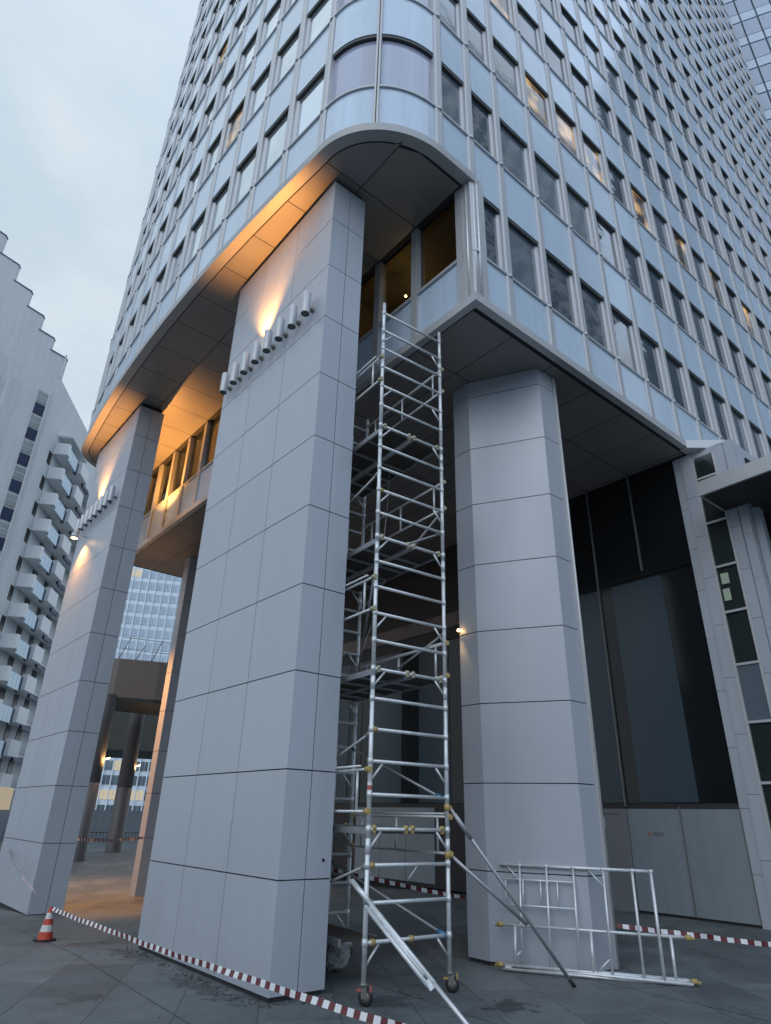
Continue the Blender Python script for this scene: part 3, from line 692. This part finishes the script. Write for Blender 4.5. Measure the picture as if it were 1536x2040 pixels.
    # toe beam seen from outside
# guardrail frames along both long sides
def guard(P, z0, z1, yel=True, side=1):
    w = MB(); q0 = Vector((P.x, P.y, 0)); off = ux*(.06*side)
    for z in (z0, z1): w.tube(q0+off*.6+Z*z-nd*.03, q0+off*.6+Z*z+nd*(LEN+.03), .0205, 0, 10)
    w.tube(q0+off*1.5+Z*(z1+.045)+nd*.12, q0+off*1.5+Z*(z1+.045)+nd*(LEN-.1), .0165, 0, 8)
    for s in (.28, 1.38, 2.45): w.tube(q0+off*.6+Z*z0+nd*s, q0+off*.6+Z*z1+nd*s, .02, 0, 8)
    o = w.build('guardrail', M['alu'], SC)
    for z in (z0, z1):
        for s in (.0, LEN):
            w = MB(); w.tube(q0+off*.6+Z*z+nd*(s-.05), q0+off*.6+Z*z+nd*(s+.05), .042, 0, 10); w.build('hook', M['yellow'] if yel else M['hook_pale'], o)
for (z0, z1, y) in ((2.34, 2.91, True), (5.38, 5.93, False), (7.67, 8.24, False), (10.02, 10.58, False)):
    if z0 != 7.67: guard(A, z0, z1, y, -1)
for (z0, z1, y) in ((1.79, 2.30, True), (4.49, 5.05, True), (7.67, 8.24, False), (10.41, 10.98, False)): guard(B, z0, z1, y, 1)
def at(P, z): return Vector((P.x, P.y, z))
def brace(p, q, clip=None):
    w = MB(); w.tube(p, q, .0195, 0, 10); o = w.build('diagonal_brace', M['alu_dull'], SC)
    d = (q-p).normalized()
    for X, s in ((p, 1), (q, -1)):
        w = MB(); w.tube(X-d*.02*s, X+d*.12*s, .034, 0, 10); w.build('clip', clip or M['alu_dull'], o)
brace(at(B, rz(4))-ux*.12, at(Bf, rz(6))-ux*.08, M['blueclip'])
brace(at(B, rz(0))-ux*.08, at(Af, rz(3)-.1)+ux*.1, M['blueclip'])
brace(at(A, rz(6)-.05), at(A+nd*2.7, rz(4)), None); brace(at(A, rz(2)), at(A+nd*2.7, rz(1)-.3))
brace(at(A, 7.95), at(A+nd*2.7, 7.3)); brace(at(B, rz(15)), at(Bf, rz(12))); brace(at(B, rz(10)-.1), at(Bf, rz(8)))
brace(at(A, rz(12)), at(Bf, rz(9))); brace(at(Af, rz(13)), at(B, rz(14))); brace(at(Af, rz(5)), at(Bf, rz(2)))
# yellow couplers on the lower rungs
w = MB()
for i, ss in ((0, (.12, .78)), (2, (.07,)), (6, (.06,)), (15, (.05,)), (20, ())):
    for s in ss: w = MB(); q = A+ux*s; q.z = rz(i); w.tube(q-ux*.03, q+ux*.03, .042, 0, 12); w.build('coupler', M['yellow'], SC)
pass
w = MB(); w.tube((A.x, A.y, 2.58), (A.x, A.y, 2.74), RT+.0015, 0, 14, cap=False); w.tube((A.x, A.y, 2.63), (A.x, A.y, 2.69), RT+.0025, 1, 14, cap=False); w.build('warning_label', [M['sign'], M['redbrake']], SC)
# castors
for P, kx in ((A, Vector((.5, -.86, 0))), (B, Vector((.75, -.66, 0))), (Af, Vector((.9, .3, 0))), (Bf, Vector((1, 0, 0)))):
    k = kx.normalized(); sd = Vector((-k.y, k.x, 0)); g0 = gz(P.x, P.y); c = Vector((P.x, P.y, g0+.10))+k*.035
    w = MB(); w.tube((P.x, P.y, g0+.22), (P.x, P.y, .36), .021, 0, 10); w.lathe((P.x, P.y, g0+.215), [(0, 0), (.05, 0), (.055, .02), (.04, .04), (.0, .045)], 0, 14)
    for s in (-1, 1): w.obox(c+sd*(.034*s)+Z*.055-k*.015, k*.04, sd*.004, Z*.07, 0)
    w.obox(c+Z*.12-k*.02, k*.05, sd*.038, Z*.008, 0)
    o = w.build('castor', M['steel'], SC)
    w = MB(); w.lathe(c, [(.03, -.027), (.088, -.025), (.1, -.014), (.1, .014), (.088, .025), (.03, .027)], 0, 26, axis=tuple(sd)); w.lathe(c, [(0, -.028), (.06, -.028), (.06, -.02)], 1, 20, axis=tuple(sd)); w.lathe(c, [(0, .028), (.06, .028), (.06, .02)], 1, 20, axis=tuple(sd))
    w.build('wheel', [M['rubber'], M['steel']], o)
    w = MB(); w.obox(c-k*.09+Z*.07, k*.035, sd*.025, (Z*.012+k*.006), 0); w.obox(c+k*.07+Z*.09, k*.01, sd*.02, Z*.045, 0); w.build('brake', M['redbrake'] if P is A else M['yellow'], o)
# stabilisers
F1 = Vector((9.70, 7.14, .07))
def clampn(w, p): w.tube(p-Z*.045, p+Z*.045, .045, 0, 14); w.obox(p+ux*.05, ux*.03, nd*.03, Z*.03, 0)
w = MB(); p = at(B, 2.43)+ux*.06; d = (F1-p).normalized()
w.tube(p, F1, .027, 0, 12); w.tube(p+d*.12, p+d*.55, .036, 0, 12)
q = at(B, 1.77)+ux*.06; m_ = Vector((9.06, 7.43, .85)); w.tube(q, m_, .026, 0, 12)
st = w.build('stabiliser', M['alu_dull'], SC)
w = MB(); w.tube(F1-d*.10, F1+d*.02, .03, 0, 12); w.build('rubber_foot', M['rubber'], st)
for z_ in (2.43, 1.77): w = MB(); clampn(w, at(B, z_)); w.build('clamp', M['yellow'], st)
w = MB(); T0 = Vector((6.36, 8.31, 1.45)); T1 = Vector((6.46, 5.98, .06)); d = (T1-T0).normalized(); off = Vector((-.06, 0, -.035))
T0 = T0+Vector((0, 0, 0)); w.tube(T0, T0+d*.42, .037, 0, 12); w.tube(T0, T0+d*1.85, .030, 0, 12); w.tube(T0+d*.45+off*1.15, T0+d*1.80+off*1.15, .027, 0, 12); w.tube(T0+d*.5+off*.5, T0+d*1.7+off*.5, .014, 0, 8)
w.tube(T0+d*1.75, T1, .025, 0, 12); w.obox(T0+d*1.82+off*.5, d*.04, Vector((.05, 0, .02)), Vector((0, .012, .02)), 0)
st = w.build('stabiliser', M['alu'], SC)
w = MB(); w.tube(T1-d*.1, T1, .03, 0, 12); w.build('rubber_foot', M['rubber'], st)
w = MB(); q = at(A, 1.22); clampn(w, q); w.build('clamp', M['alu_dull'], st)
# thin bright handle on the third rung
w = MB(); q = A+ux*.93; q.z = rz(2)+.02; w.tube(q, q-ux*.22-Z*.20-nd*.03, .008, 0, 8); w.build('toggle_pin', M['alu'], SC)
# rope hanging inside
w = MB(); pr = [Vector((7.72, 9.3, 9.7)), Vector((7.70, 9.35, 8.2)), Vector((7.62, 9.4, 6.9)), Vector((7.5, 9.5, 5.6)), Vector((7.3, 9.6, 4.95))]
for a_, b_ in zip(pr[:-1], pr[1:]): w.tube(a_, b_, .007, 0, 6)
tag(w.build('rope', M['alu_dull']), 'thin pale rope hanging down inside the scaffold tower', 'rope')
# low deck and plastic bag behind the pillar edge
w = MB(); c = Af*.5+A*.5; w.obox(Vector((7.1, 10.2, .62)), ux*.34, nd*1.25, Z*.02, 1); w.obox(Vector((7.1-.34, 10.2, .60)), ux*.015, nd*1.25, Z*.05, 0); w.obox(Vector((7.1+.34, 10.2, .60)), ux*.015, nd*1.25, Z*.05, 0)
w.build('platform', [M['alu_dull'], M['deck']], SC)
w = MB(); random.seed(3)
nseg, nr = 18, 10
c = Vector((7.35, 10.0, .06)); rows = []
for j in range(nr+1):
    th = pi*j/nr; row = []
    for i in range(nseg):
        ph = 2*pi*i/nseg; r = .26*(sin(th)**.7)*(1+.22*random.uniform(-1, 1)); row.append((c.x+r*cos(ph), c.y+r*.8*sin(ph), c.z+.27-.27*cos(th)*(1+.1*random.uniform(-1, 1))))
    rows.append(row)
for j in range(nr):
    for i in range(nseg): w.quad(rows[j][i], rows[j][(i+1) % nseg], rows[j+1][(i+1) % nseg], rows[j+1][i], 0, True)
tag(w.build('plastic_bag', M['plastic']), 'crumpled pale plastic bag on the ground behind the front pillar', 'bag')
random.seed(21); w = MB()
for i in range(420):
    r = random.random()
    if r < .55: x, y = 5.40-abs(random.gauss(0, .12)), random.uniform(8.7, 13.6)
    elif r < .75: x, y = random.uniform(5.3, 6.5), 8.76-abs(random.gauss(0, .08))
    elif r < .88: t_ = random.random(); x, y = 9.78+(10.62-9.78)*t_-abs(random.gauss(0, .1)), 8.85+(7.33-8.85)*t_-.05
    else: x, y = random.uniform(2, 12), random.uniform(3, 9)
    sz = random.uniform(.004, .016); a = random.uniform(0, 6.28); z = gz(x, y)
    w.obox((x, y, z+sz*.3), (cos(a)*sz, sin(a)*sz, sz*.2), (-sin(a)*sz*.6, cos(a)*sz*.6, 0), (0, 0, sz*.25), 0 if random.random() < .8 else 1)
tag(w.build('debris', [mat('leaf_grit', (.05, .045, .035), .9), M['doorgrey']]), 'small dark grit and leaf litter along the pillar bases', 'debris', kind='stuff')
# ------------------------------------------------------------------ loose frames leaning on the column
FB = Vector((9.64, 8.52, .10)); e1 = Vector((.483, -.876, 0)).normalized(); FT = Vector((9.906, 8.548, 1.57))
U = FT-FB; U = U-e1*U.dot(e1); hgt = U.length; U.normalize()
O = Vector((9.705, 8.50, .118))
E_ = empty('loose_ladder_frame', (10.4, 7.5, .05), 'loose aluminium scaffold frame with built-in ladder leaning against the octagonal column', 'ladder frame')
def fp(s, h): return O+e1*s+U*h
def to_sh(p):
    v = Vector(p)-O; return v.dot(e1), v.dot(U)
w = MB(); HT = 1.47
def T(p, q, r=.0205, mi=0):
    s0, h0 = to_sh(p); s1, h1 = to_sh(q); w.tube(fp(s0, h0), fp(s1, h1), r, mi, 10)
w.tube(fp(-.02, 0), fp(2.86, 0), .0254, 0, 12); w.tube(fp(-.04, HT), fp(2.46, HT), .0254, 0, 12)
for s in (.31, .77, 1.22, 1.71, 2.17): w.tube(fp(s, 0), fp(s, HT), .0205, 0, 10)
w.tube(fp(2.46, 0), fp(2.46, HT+.02), .0254, 0, 12)
for s in (.31, .77, 1.22, 1.71, 2.17, 2.46): w.tube(fp(s-.035, HT), fp(s+.035, HT), .031, 0, 12)
for (s0, h0, s1, h1) in ((.10, HT-.03, .29, HT-.22), (1.48, HT-.03, 1.69, HT-.25), (.10, .03, .29, .22), (1.48, .03, 1.69, .22)): w.tube(fp(s0, h0), fp(s1, h1), .013, 0, 8)
w.build('frame', M['alu'], E_)
w = MB()
for h in (1.25, .865): w.tube(fp(.02, h)-Vector((.0, .0, 0)), fp(1.21, h), .017, 0, 10)
for s in (.06, .36, .66, .94): w.tube(fp(s, .865), fp(s, 1.25), .015, 0, 10)
w.build('ladder', M['alu'], E_)
E2 = empty('guardrail_frame', (10.3, 7.3, .05), 'aluminium guardrail frame with yellow hooks propped in front of the leaning scaffold frame', 'guardrail')
G0 = Vector((9.634, 8.502, .142)); ge = Vector((11.164-9.634, 6.027-8.502, 0)).normalized(); GU = Vector((.105, .05, .545)); LG = 2.91
w = MB(); w.tube(G0, G0+ge*LG, .0225, 0, 12); w.tube(G0+GU, G0+GU+ge*LG, .0225, 0, 12)
for s in (.24, 1.46, 2.66): w.tube(G0+ge*s, G0+GU+ge*s, .024, 0, 12)
w.build('rails', M['alu'], E2)
for X in (G0, G0+GU):
    for s, sg_ in ((0, -1), (LG, 1)):
        p = X+ge*s; w = MB(); w.tube(p-ge*.04*sg_*-1*-1, p+ge*.05*sg_, .038, 0, 12); w.tube(p+ge*.05*sg_, p+ge*.09*sg_-Z*.02, .022, 0, 10); w.build('hook', M['yellow'], E2)
E3 = empty('guardrail_frame', (10.3, 7.2, .05), 'flat aluminium rail frame with white blocks lying on the paving under the propped guardrail', 'guardrail')
K0 = Vector((9.643, 8.454, .09)); K1 = Vector((11.126, 6.056, .09)); ke = (K1-K0)
w = MB(); w.tube(K0, K1, .0225, 0, 12); w.tube(K0+Vector((.35, .22, 0)), K1+Vector((.35, .22, 0)), .0225, 0, 12)
for s in (.03, .5, .97): w.tube(K0+ke*s, K0+ke*s+Vector((.35, .22, 0)), .02, 0, 10)
w.build('rails', M['alu'], E3)
w = MB()
for s in (.03, .52, .965): w.obox(K0+ke*s+Z*.03, ke.normalized()*.05, Vector((.01, .007, 0)), Z*.02, 0)
w.build('block', M['sign'], E3)
# ------------------------------------------------------------------ cone and tapes
cx_, cy_ = 4.46, 15.5; cz = gz(cx_, cy_)
E4 = empty('traffic_cone', (cx_, cy_, cz), 'orange and white traffic cone holding the barrier tape', 'cone')
w = MB(); prof = [(.14, .03), (.118, .16), (.095, .27), (.075, .37), (.055, .47), (.038, .545), (.036, .56), (.0, .56)]
w.lathe((cx_, cy_, cz), prof, [0, 1, 0, 1, 0, 0, 0], 28); w.build('cone_body', [M['cone_red'], M['cone_white']], E4)
w = MB(); w.prism([(cx_+.21*cos(a)*(1 if k % 2 else .93), cy_+.21*sin(a)*(1 if k % 2 else .93)) for k, a in enumerate([2*pi*i/8+.3 for i in range(8)])], cz, cz+.035, 0); w.build('base', M['rubber'], E4)
def tape(name, P, Q, label, width=.07, sag=.05, twist=0, step=.1, vert=.92, seed=1):
    random.seed(seed)
    P, Q = Vector(P), Vector(Q); L_ = (Q-P).length; n = max(4, int(L_/step)); mb = MB(); sub = 3
    hd = (Q-P).normalized(); side = Vector((-hd.y, hd.x, 0)).normalized()
    def pt(t):
        c = P+(Q-P)*t-Z*(sag*4*t*(1-t)+.005*sin(t*17)+.003*sin(t*53)); a = twist*sin(t*9+seed)+.16*sin(t*31+seed)+.10*sin(t*73); up = Z*cos(a)+side*sin(a)+side*.15
        up.normalize(); return c-up*width/2, c+up*width/2
    for i in range(n):
        for j in range(sub):
            a0, a1 = pt((i+j/sub)/n); b0, b1 = pt((i+(j+1)/sub)/n); mb.quad(a0, b0, b1, a1, i % 2, True)
    return tag(mb.build(name, [M['red'], M['white']]), label, 'barrier tape', 'red and white barrier tapes')
ct = Vector((cx_, cy_, cz+.545))
tape('barrier_tape', ct, (4.985, 4.70, .52), 'long red and white tape from the traffic cone across the front pillar', sag=.06, twist=.15)
tape('barrier_tape', ct, (5.40, 24.5, 1.15), 'red and white tape from the traffic cone back to the far left pillar', sag=.12, twist=.5, width=.06)
tape('barrier_tape', (11.24, 7.30, .72), (13.9, 3.9, .50), 'red and white tape running right from the octagonal column past the loose frames', sag=.03, twist=.1)
tape('barrier_tape', (9.80, 9.42, 1.0), (6.38, 13.42, 1.98), 'red and white tape receding behind the scaffold tower from the octagonal column', sag=.10, twist=.2)
tape('barrier_tape', (6.38, 21.2, 1.53), (9.8, 25.1, 1.45), 'red and white tape strung across the orange lit passage between pillars', sag=.05, twist=.2, width=.08)
# dark stains as thin damp patches (part of the paving look) are in the paving material
# ------------------------------------------------------------------ white balcony building
BB = empty('balcony_building', (8.44, 65.46, 0), 'white stepped-roof building with stacked balconies and navy panels at the left', 'building')
Q = Vector((8.44, 65.46, 0)); gv = Vector((cos(radians(16)), sin(radians(16)), 0)); sv = Vector((cos(radians(58.5)), sin(radians(58.5)), 0)); sn = Vector((sv.y, -sv.x, 0)); gn = Vector((gv.y, -gv.x, 0))
w = MB()
steps = [(-.0, 43.81, 0), (-.02, 46.67, 0)]
ss_ = [0, -1.82, -3.47, -5.3, -7.2, -9.2, -11.1, -13, -15, -17, -19]
hs_ = [46.3, 47.8, 49.62, 51.57, 53.65, 56.0, 58, 60, 62, 64]
for k in range(len(hs_)):
    s1, s0 = ss_[k], ss_[k+1]
    P4 = [Q+gv*s0, Q+gv*s1, Q+gv*s1+sv*.49, Q+gv*s0+sv*.49]
    w.prism([(p.x, p.y) for p in P4], -1, hs_[k], 0)
    e_ = gn*.07; w.prism([(p.x, p.y) for p in (P4[0]+e_, P4[1]+e_+gv*.06, P4[2]+gv*.06, P4[3])], hs_[k]+.002, hs_[k]+.12, 1)
w.prism([(p.x, p.y) for p in (Q+sv*.5-gv*19, Q+sv*.5-gv*.02, Q+sv*26, Q+sv*26-gv*19)], -1, 43.81, 0)
w.box(Q.x-.14, Q.x+.02, Q.y-.12, Q.y+.1, 43.8, 46.7)
w.build('wall', [M['concrete'], M['slate']], BB)
# slot: window / navy panel column
k = 0; z = 41.3
while z > 2:
    a_ = Q+gv*(-1.70)+gn*.03; b_ = Q+gv*(-.66)+gn*.03
    m1 = MB(); c = (a_+b_)/2; m1.obox(c+Z*(z-.78), (b_-a_)/2, gn*.05, Z*.62); o = m1.build('window', M['gable_pane'], BB)
    m2 = MB(); m2.obox(c+Z*(z-.78)+gn*.06, (b_-a_)/2, gn*.01, Z*.02); m2.build('frame', M['sign'], o)
    m3 = MB(); m3.obox(c+Z*(z-2.22), (b_-a_)/2, gn*.06, Z*.62); m3.build('navy_panel', M['navy'], BB)
    z -= 2.95
m = MB(); m.obox(Q+gv*(-.60)+gn*.10+Z*20.3, gv*.06, gn*.12, Z*21.3); m.obox(Q+gv*(-1.74)+gn*.02+Z*20.3, gv*.04, gn*.06, Z*21.2); m.build('reveal', M['concrete'], BB)
# fin-like ribs on the stepped gable
for s, zt_ in ((-3.3, 41), (-5.2, 43), (-7.4, 46)):
    m = MB(); a_ = Q+gv*s; m.prism([(p.x, p.y) for p in (a_, a_-gv*1.5, a_-gv*1.5+gn*.5)], -1, zt_, 0); m.build('rib', M['concrete'], BB)
# balconies: end panel, glazed front, navy strips, white panel and pole, slab; black openings in the wall under
NB = 12
def balcony(zb, full=True):
    m = MB(); a0, b0, dp = 3.2, 27, 1.5
    def pt(s, d, z): return Q+sv*s+sn*d+Z*z
    def bx(s0, s1, d0, d1, z0, z1, mi): m.obox(pt((s0+s1)/2, (d0+d1)/2, (z0+z1)/2), sv*((s1-s0)/2), sn*((d1-d0)/2), Z*((z1-z0)/2), mi)
    if not full:
        bx(a0+.3, 9, 0, dp, zb-.12, zb+.12, 0); 
        return m.build('balcony', [M['concrete']], BB)
    bx(a0+.6, b0, .01, dp-.25, zb+.02, zb+.20, 0)
    bx(a0, a0+.55, 0.01, dp, zb, zb+1.32, 0)
    o = m.build('balcony', [M['balcony_white']], BB)
    m = MB(); s = a0+.56
    for r_ in range(3):
        for q_ in range(3): bx(s+.9*q_+.03, s+.9*q_+.87, dp-.18, dp-.02, zb-.35, zb+1.0, 0)
        bx(s+2.72, s+3.3, dp-.30, dp-.1, zb-.45, zb+1.0, 1); bx(s+3.31, s+5.9, dp-.2, dp+.3, zb-.15, zb+1.3, 2); bx(s+5.92, s+6.6, dp-.30, dp-.05, zb-.45, zb+.9, 1)
        bx(s+6.62, s+8.2, dp-.30, dp-.1, zb-.45, zb+.0, 1)
        bx(s+8.5, s+8.75, dp+.0, dp+.25, zb-.1, zb+2.5, 3)
        s += 9.0
    m.build('parapet', [M['balconyglass'], M['navy'], M['balcony_white'], M['sign']], o)
    for s0, wd in ((a0-.9, .8), (a0+3.0, 1.2), (a0+6.6, 1.0), (a0+9.5, 1.2), (a0+13, 1.2), (a0+16.5, 1.2), (a0+20, 1.2)):
        m = MB(); bx(s0, s0+wd, .0, .05, zb-1.55, zb-.15, 0); m.build('opening', M['blackwin'], BB)
for i in range(NB): balcony(36.35-2.95*i)
balcony(38.7, False)
m = MB(); m.obox(Q+sv*5+sn*1.6+Z*1.6, sv*7, sn*1.2, Z*2.2); m.build('base_wall', M['door'], BB)
m = MB(); m.obox(Q+sv*4.6+sn*2.82+Z*3.1, sv*3.2, sn*.02, Z*.9); m.build('lit_panel', mat('beige_lit_panel', (.6, .5, .36), .6, emit=(1, .75, .45), estr=.25), BB)  # beige panel, its lit look put in as emission
# ------------------------------------------------------------------ pale office block far behind the passage
OB = empty('office_block', (58, 178, 0), 'distant pale blue gridded office block seen through the passage with some lit windows', 'building')
c0 = Vector((190*cos(radians(72)), 190*sin(radians(72)), 0)); dv = Vector((sin(radians(72-8)), -cos(radians(72-8)), 0)); dn = Vector((-cos(radians(64)), -sin(radians(64)), 0))
m = MB(); m.obox(c0-dn*8+Z*40, dv*34, dn*7.8, Z*42); m.build('wall', M['facwhite'], OB)
items = []
random.seed(11)
for k in range(23):
    for i in range(-15, 16):
        p = c0+dv*(i*2.15)+Z*(1.5+3.45*k+1.2); ok, d = inview(p); a_ = math.degrees(atan2(p.y, p.x)); vis = ok and 69.2 < a_ < 74.2
        items.append((0 if vis else 1, d, i, k))
items.sort(); rest = MB(); nn_ = 0
for vis, d, i, k in items:
    c = c0+dv*(i*2.15)+Z*(1.5+3.45*k+1.2); g = MB()
    mm = 'facdark' if k < 9 else 'facglass'
    if (k in (1, 3) and random.random() < .3) or (k in (21, 18) and random.random() < .35) or random.random() < .01: mm = 'facwarm'
    mi = {'facdark': 0, 'facglass': 1, 'facwarm': 2}[mm]
    for s in (-.48, .48): g.obox(c+dv*s+dn*(-.12), dv*.40, dn*.1, Z*1.1, mi)
    if vis == 0 and nn_ < 100: g.m = [0]*len(g.m); g.build('window', M[mm], OB); nn_ += 1
    else: absorb(rest, g)
tag(rest.build('window', [M['facdark'], M['facglass'], M['facwarm']], OB), kind='stuff')
m = MB()
for i in range(-15, 17): m.obox(c0+dv*(i*2.15-1.07)+dn*.15+Z*40, dv*.12, dn*.3, Z*41.5)
m.build('fin', M['facwhite'], OB)
# ------------------------------------------------------------------ curved footbridge, round columns, lamps, railing
FBR = empty('footbridge', (15, 43.5, 8.7), 'brown curved footbridge parapet carried high above the passage', 'footbridge')
m = MB()
pl_ = [(11.0, 46.5), (11.9, 43.6), (13.2, 42.5), (15.5, 41.6), (19.5, 40.9), (24, 40.6)]
band(m, pl_[::-1], .0, -.25, 8.72, 11.1, 0); m.build('parapet', M['brown'], FBR)
m = MB(); m.prism(pl_+[(24, 47), (11, 47)], 8.5, 8.71, 0); m.build('deck', M['darkwall'], FBR)
m = MB()
for i in range(7):
    x = 13.2+i*.95; y = 42.5-.30*i; m.tube((x, y+.3, 11.1), (x+.55, y+.3, 12.6 if i % 2 == 0 else 12.2), .03); 
m.tube((13.3, 42.8, 12.55), (20, 41, 12.5), .025); m.tube((13.3, 42.8, 11.8), (20, 41, 11.75), .02)
m.build('railing', M['steel'], FBR)
for (x, y, r, lab) in ((12.87, 42.0, .44, 'round dark concrete column left of the other under the footbridge'), (16.95, 48.1, .50, 'round dark concrete column right of the other under the footbridge')):
    m = MB(); m.lathe((x, y, -.45), [(r, 0), (r, 4.2), (r-.015, 4.21), (r-.015, 4.23), (r, 4.24), (r, 9.2)], 0, 32); tag(m.build('round_column', M['column_dark']), lab, 'column', 'round columns under the footbridge')
for (x, y, z, lab) in ((13.32, 41.9, 5.1, 'lit wall lamp on the left round column'), (17.5, 48.2, 5.2, 'lit wall lamp on the right round column')):
    e = empty('wall_lamp', (x, y, z), lab, 'lamp', 'lit lamps on the round columns')
    m = MB(); m.obox(Vector((x+.12, y-.1, z)), Vector((.11, 0, .04)), Vector((0, .07, 0)), Vector((-.01, 0, .03)), 0); m.build('lamp_head', M['lampwarm'], e)
    m = MB(); m.tube((x-.15, y, z-.1), (x+.05, y-.05, z-.02), .03); m.build('bracket', M['steel'], e)
    lamp_point((x+.1, y-.25, z-.22), 60, .1)
m = MB(); rng = [(14.6, 69), (19, 66), (26, 62.5)]
for (x0, y0), (x1, y1) in zip(rng[:-1], rng[1:]):
    for z in (.15, 1.0): m.tube((x0, y0, z-.4), (x1, y1, z-.4), .03)
    nn2 = 26
    for i in range(nn2): m.tube((x0+(x1-x0)*i/nn2, y0+(y1-y0)*i/nn2, -.45), (x0+(x1-x0)*i/nn2, y0+(y1-y0)*i/nn2, .6), .018, 0, 5)
tag(m.build('railing_fence', M['rubber']), 'dark metal railing at the far end of the passage', 'fence')
m = MB(); m.prism([(19, 62), (34, 55), (36, 64), (22, 72)], 7.2, 10.5, 0); tag(m.build('shelter_roof', M['asph']), 'dark sloping roof behind the round columns', 'roof')
m = MB(); m.box(15, 40, 74, 76, -.5, 2.4); tag(m.build('low_wall', M['door']), 'pale low wall beyond the railing', 'wall')
# ------------------------------------------------------------------ the block across the street, seen mirrored in the panes
OP = empty('opposite_block', (60, -48, 0), 'pale residential block across the street, mirrored in the tower windows', 'building')
m = MB(); m.box(44, 88, -62, -30, -.3, 128)
m.build('wall', M['concrete'], OP)
random.seed(5); m = MB(); m2 = MB()
for k in range(35):
    for i in range(14):
        z = 3+3.5*k; o_ = random.uniform(-.5, .5); x = 45+i*3.05
        m.box(x+o_, x+o_+1.7, -30.05, -29.9, z, z+1.3)
        if (i+k) % 3 == 0: m2.box(x-.2, x+2.2, -29.99, -28.6, z-1.1, z-.1)
        y = -30.6-i*2.2; m.box(43.9, 44.05, y-1.4, y, z, z+1.2)
        if (i+k) % 2 == 0: m2.box(42.6, 43.99, y-1.7, y-.2, z-1.1, z-.15)
tag(m.build('window', M['blackwin'], OP), kind='stuff'); tag(m2.build('balcony', M['concrete'], OP), kind='stuff')
for (x0, x1, y0, y1, h, lab) in ((-84, -62, -60, 52, 22, 'unseen long pale block added across the square to cut low sky light'), (-50, 24, -92, -70, 24, 'unseen low pale block added behind the viewpoint to cut low sky light')):
    CB = empty('unseen_screen_block', ((x0+x1)/2, (y0+y1)/2, 0), lab, 'building')  # unseen blocks added to darken light coming from near the horizon
    m = MB(); m.box(x0, x1, y0, y1, -.5, h); m.build('wall', M['door'], CB)
    m = MB()
    for k in range(6):
        z = 2+3.4*k
        if x0 < -60:
            for i in range(30): m.box(x1-.02, x1+.05, y0+2+3.6*i, y0+4.2+3.6*i, z, z+1.7)
        else:
            for i in range(20): m.box(x0+2+3.6*i, x0+4.2+3.6*i, y1-.02, y1+.05, z, z+1.7)
    tag(m.build('window', M['facdark'], CB), kind='stuff')
# ------------------------------------------------------------------ sky and light
W = bpy.data.worlds.new('World'); S.world = W; W.use_nodes = True; nt = W.node_tree; N = nt.nodes; L = nt.links
bg = N['Background']; bg.inputs['Strength'].default_value = .10
SUN_EL, SUN_AZ = radians(30), radians(205)   # azimuth measured from +x, counter-clockwise
sky = N.new('ShaderNodeTexSky'); sky.sky_type = 'NISHITA'; sky.sun_disc = False; sky.sun_elevation = SUN_EL; sky.sun_rotation = radians(90)-SUN_AZ; sky.dust_density = 1.5; sky.ozone_density = 2
tc = N.new('ShaderNodeTexCoord'); sx = N.new('ShaderNodeSeparateXYZ'); L.new(tc.outputs['Generated'], sx.inputs[0])
mp = N.new('ShaderNodeMapping'); mp.inputs['Scale'].default_value = (1, 1, 1.6); L.new(tc.outputs['Generated'], mp.inputs[0])
ns = N.new('ShaderNodeTexNoise'); ns.inputs['Scale'].default_value = 2.1; ns.inputs['Detail'].default_value = 7; ns.inputs['Roughness'].default_value = .55; ns.inputs['Distortion'].default_value = .15; L.new(mp.outputs[0], ns.inputs[0])
def mrange(src, a, b, lo, hi):
    r = N.new('ShaderNodeMapRange'); r.interpolation_type = 'SMOOTHSTEP'; r.inputs['From Min'].default_value = a; r.inputs['From Max'].default_value = b; r.inputs['To Min'].default_value = lo; r.inputs['To Max'].default_value = hi; L.new(src, r.inputs['Value']); return r.outputs[0]
def mixc(f, a, b):
    mx = N.new('ShaderNodeMix'); mx.data_type = 'RGBA'; L.new(f, mx.inputs['Factor'])
    for k_, v in (('A', a), ('B', b)):
        if isinstance(v, tuple): mx.inputs[k_].default_value = (*v, 1)
        else: L.new(v, mx.inputs[k_])
    return mx.outputs['Result']
side_c = mixc(mrange(sx.outputs['Y'], -.5, .8, 0, 1), (10.8, 13.8, 18.8), (6.1, 7.4, 8.4))       # bluer behind the camera, paler ahead
cloud = mixc(mrange(ns.outputs['Fac'], .36, .62, 0, 1), side_c, (8.0, 8.9, 9.6))
hz = cloud
md = N.new('ShaderNodeMix'); md.data_type = 'RGBA'; md.inputs['Factor'].default_value = .9; L.new(sky.outputs[0], md.inputs['A']); L.new(hz, md.inputs['B'])
L.new(md.outputs['Result'], bg.inputs['Color'])
sl = bpy.data.lights.new('sun', 'SUN'); sl.energy = .5; sl.angle = radians(40); sl.color = (1, .96, .92); so = bpy.data.objects.new('sun', sl); col.objects.link(so)
sdir = Vector((cos(SUN_EL)*cos(SUN_AZ), cos(SUN_EL)*sin(SUN_AZ), sin(SUN_EL))); so.rotation_euler = sdir.to_track_quat('Z', 'Y').to_euler()
S.view_settings.view_transform = 'Standard'; S.view_settings.look = 'None'; S.view_settings.exposure = 0; S.view_settings.gamma = 1
S.cycles.max_bounces = 6; S.cycles.use_denoising = True
S.cycles.sample_clamp_indirect = 4
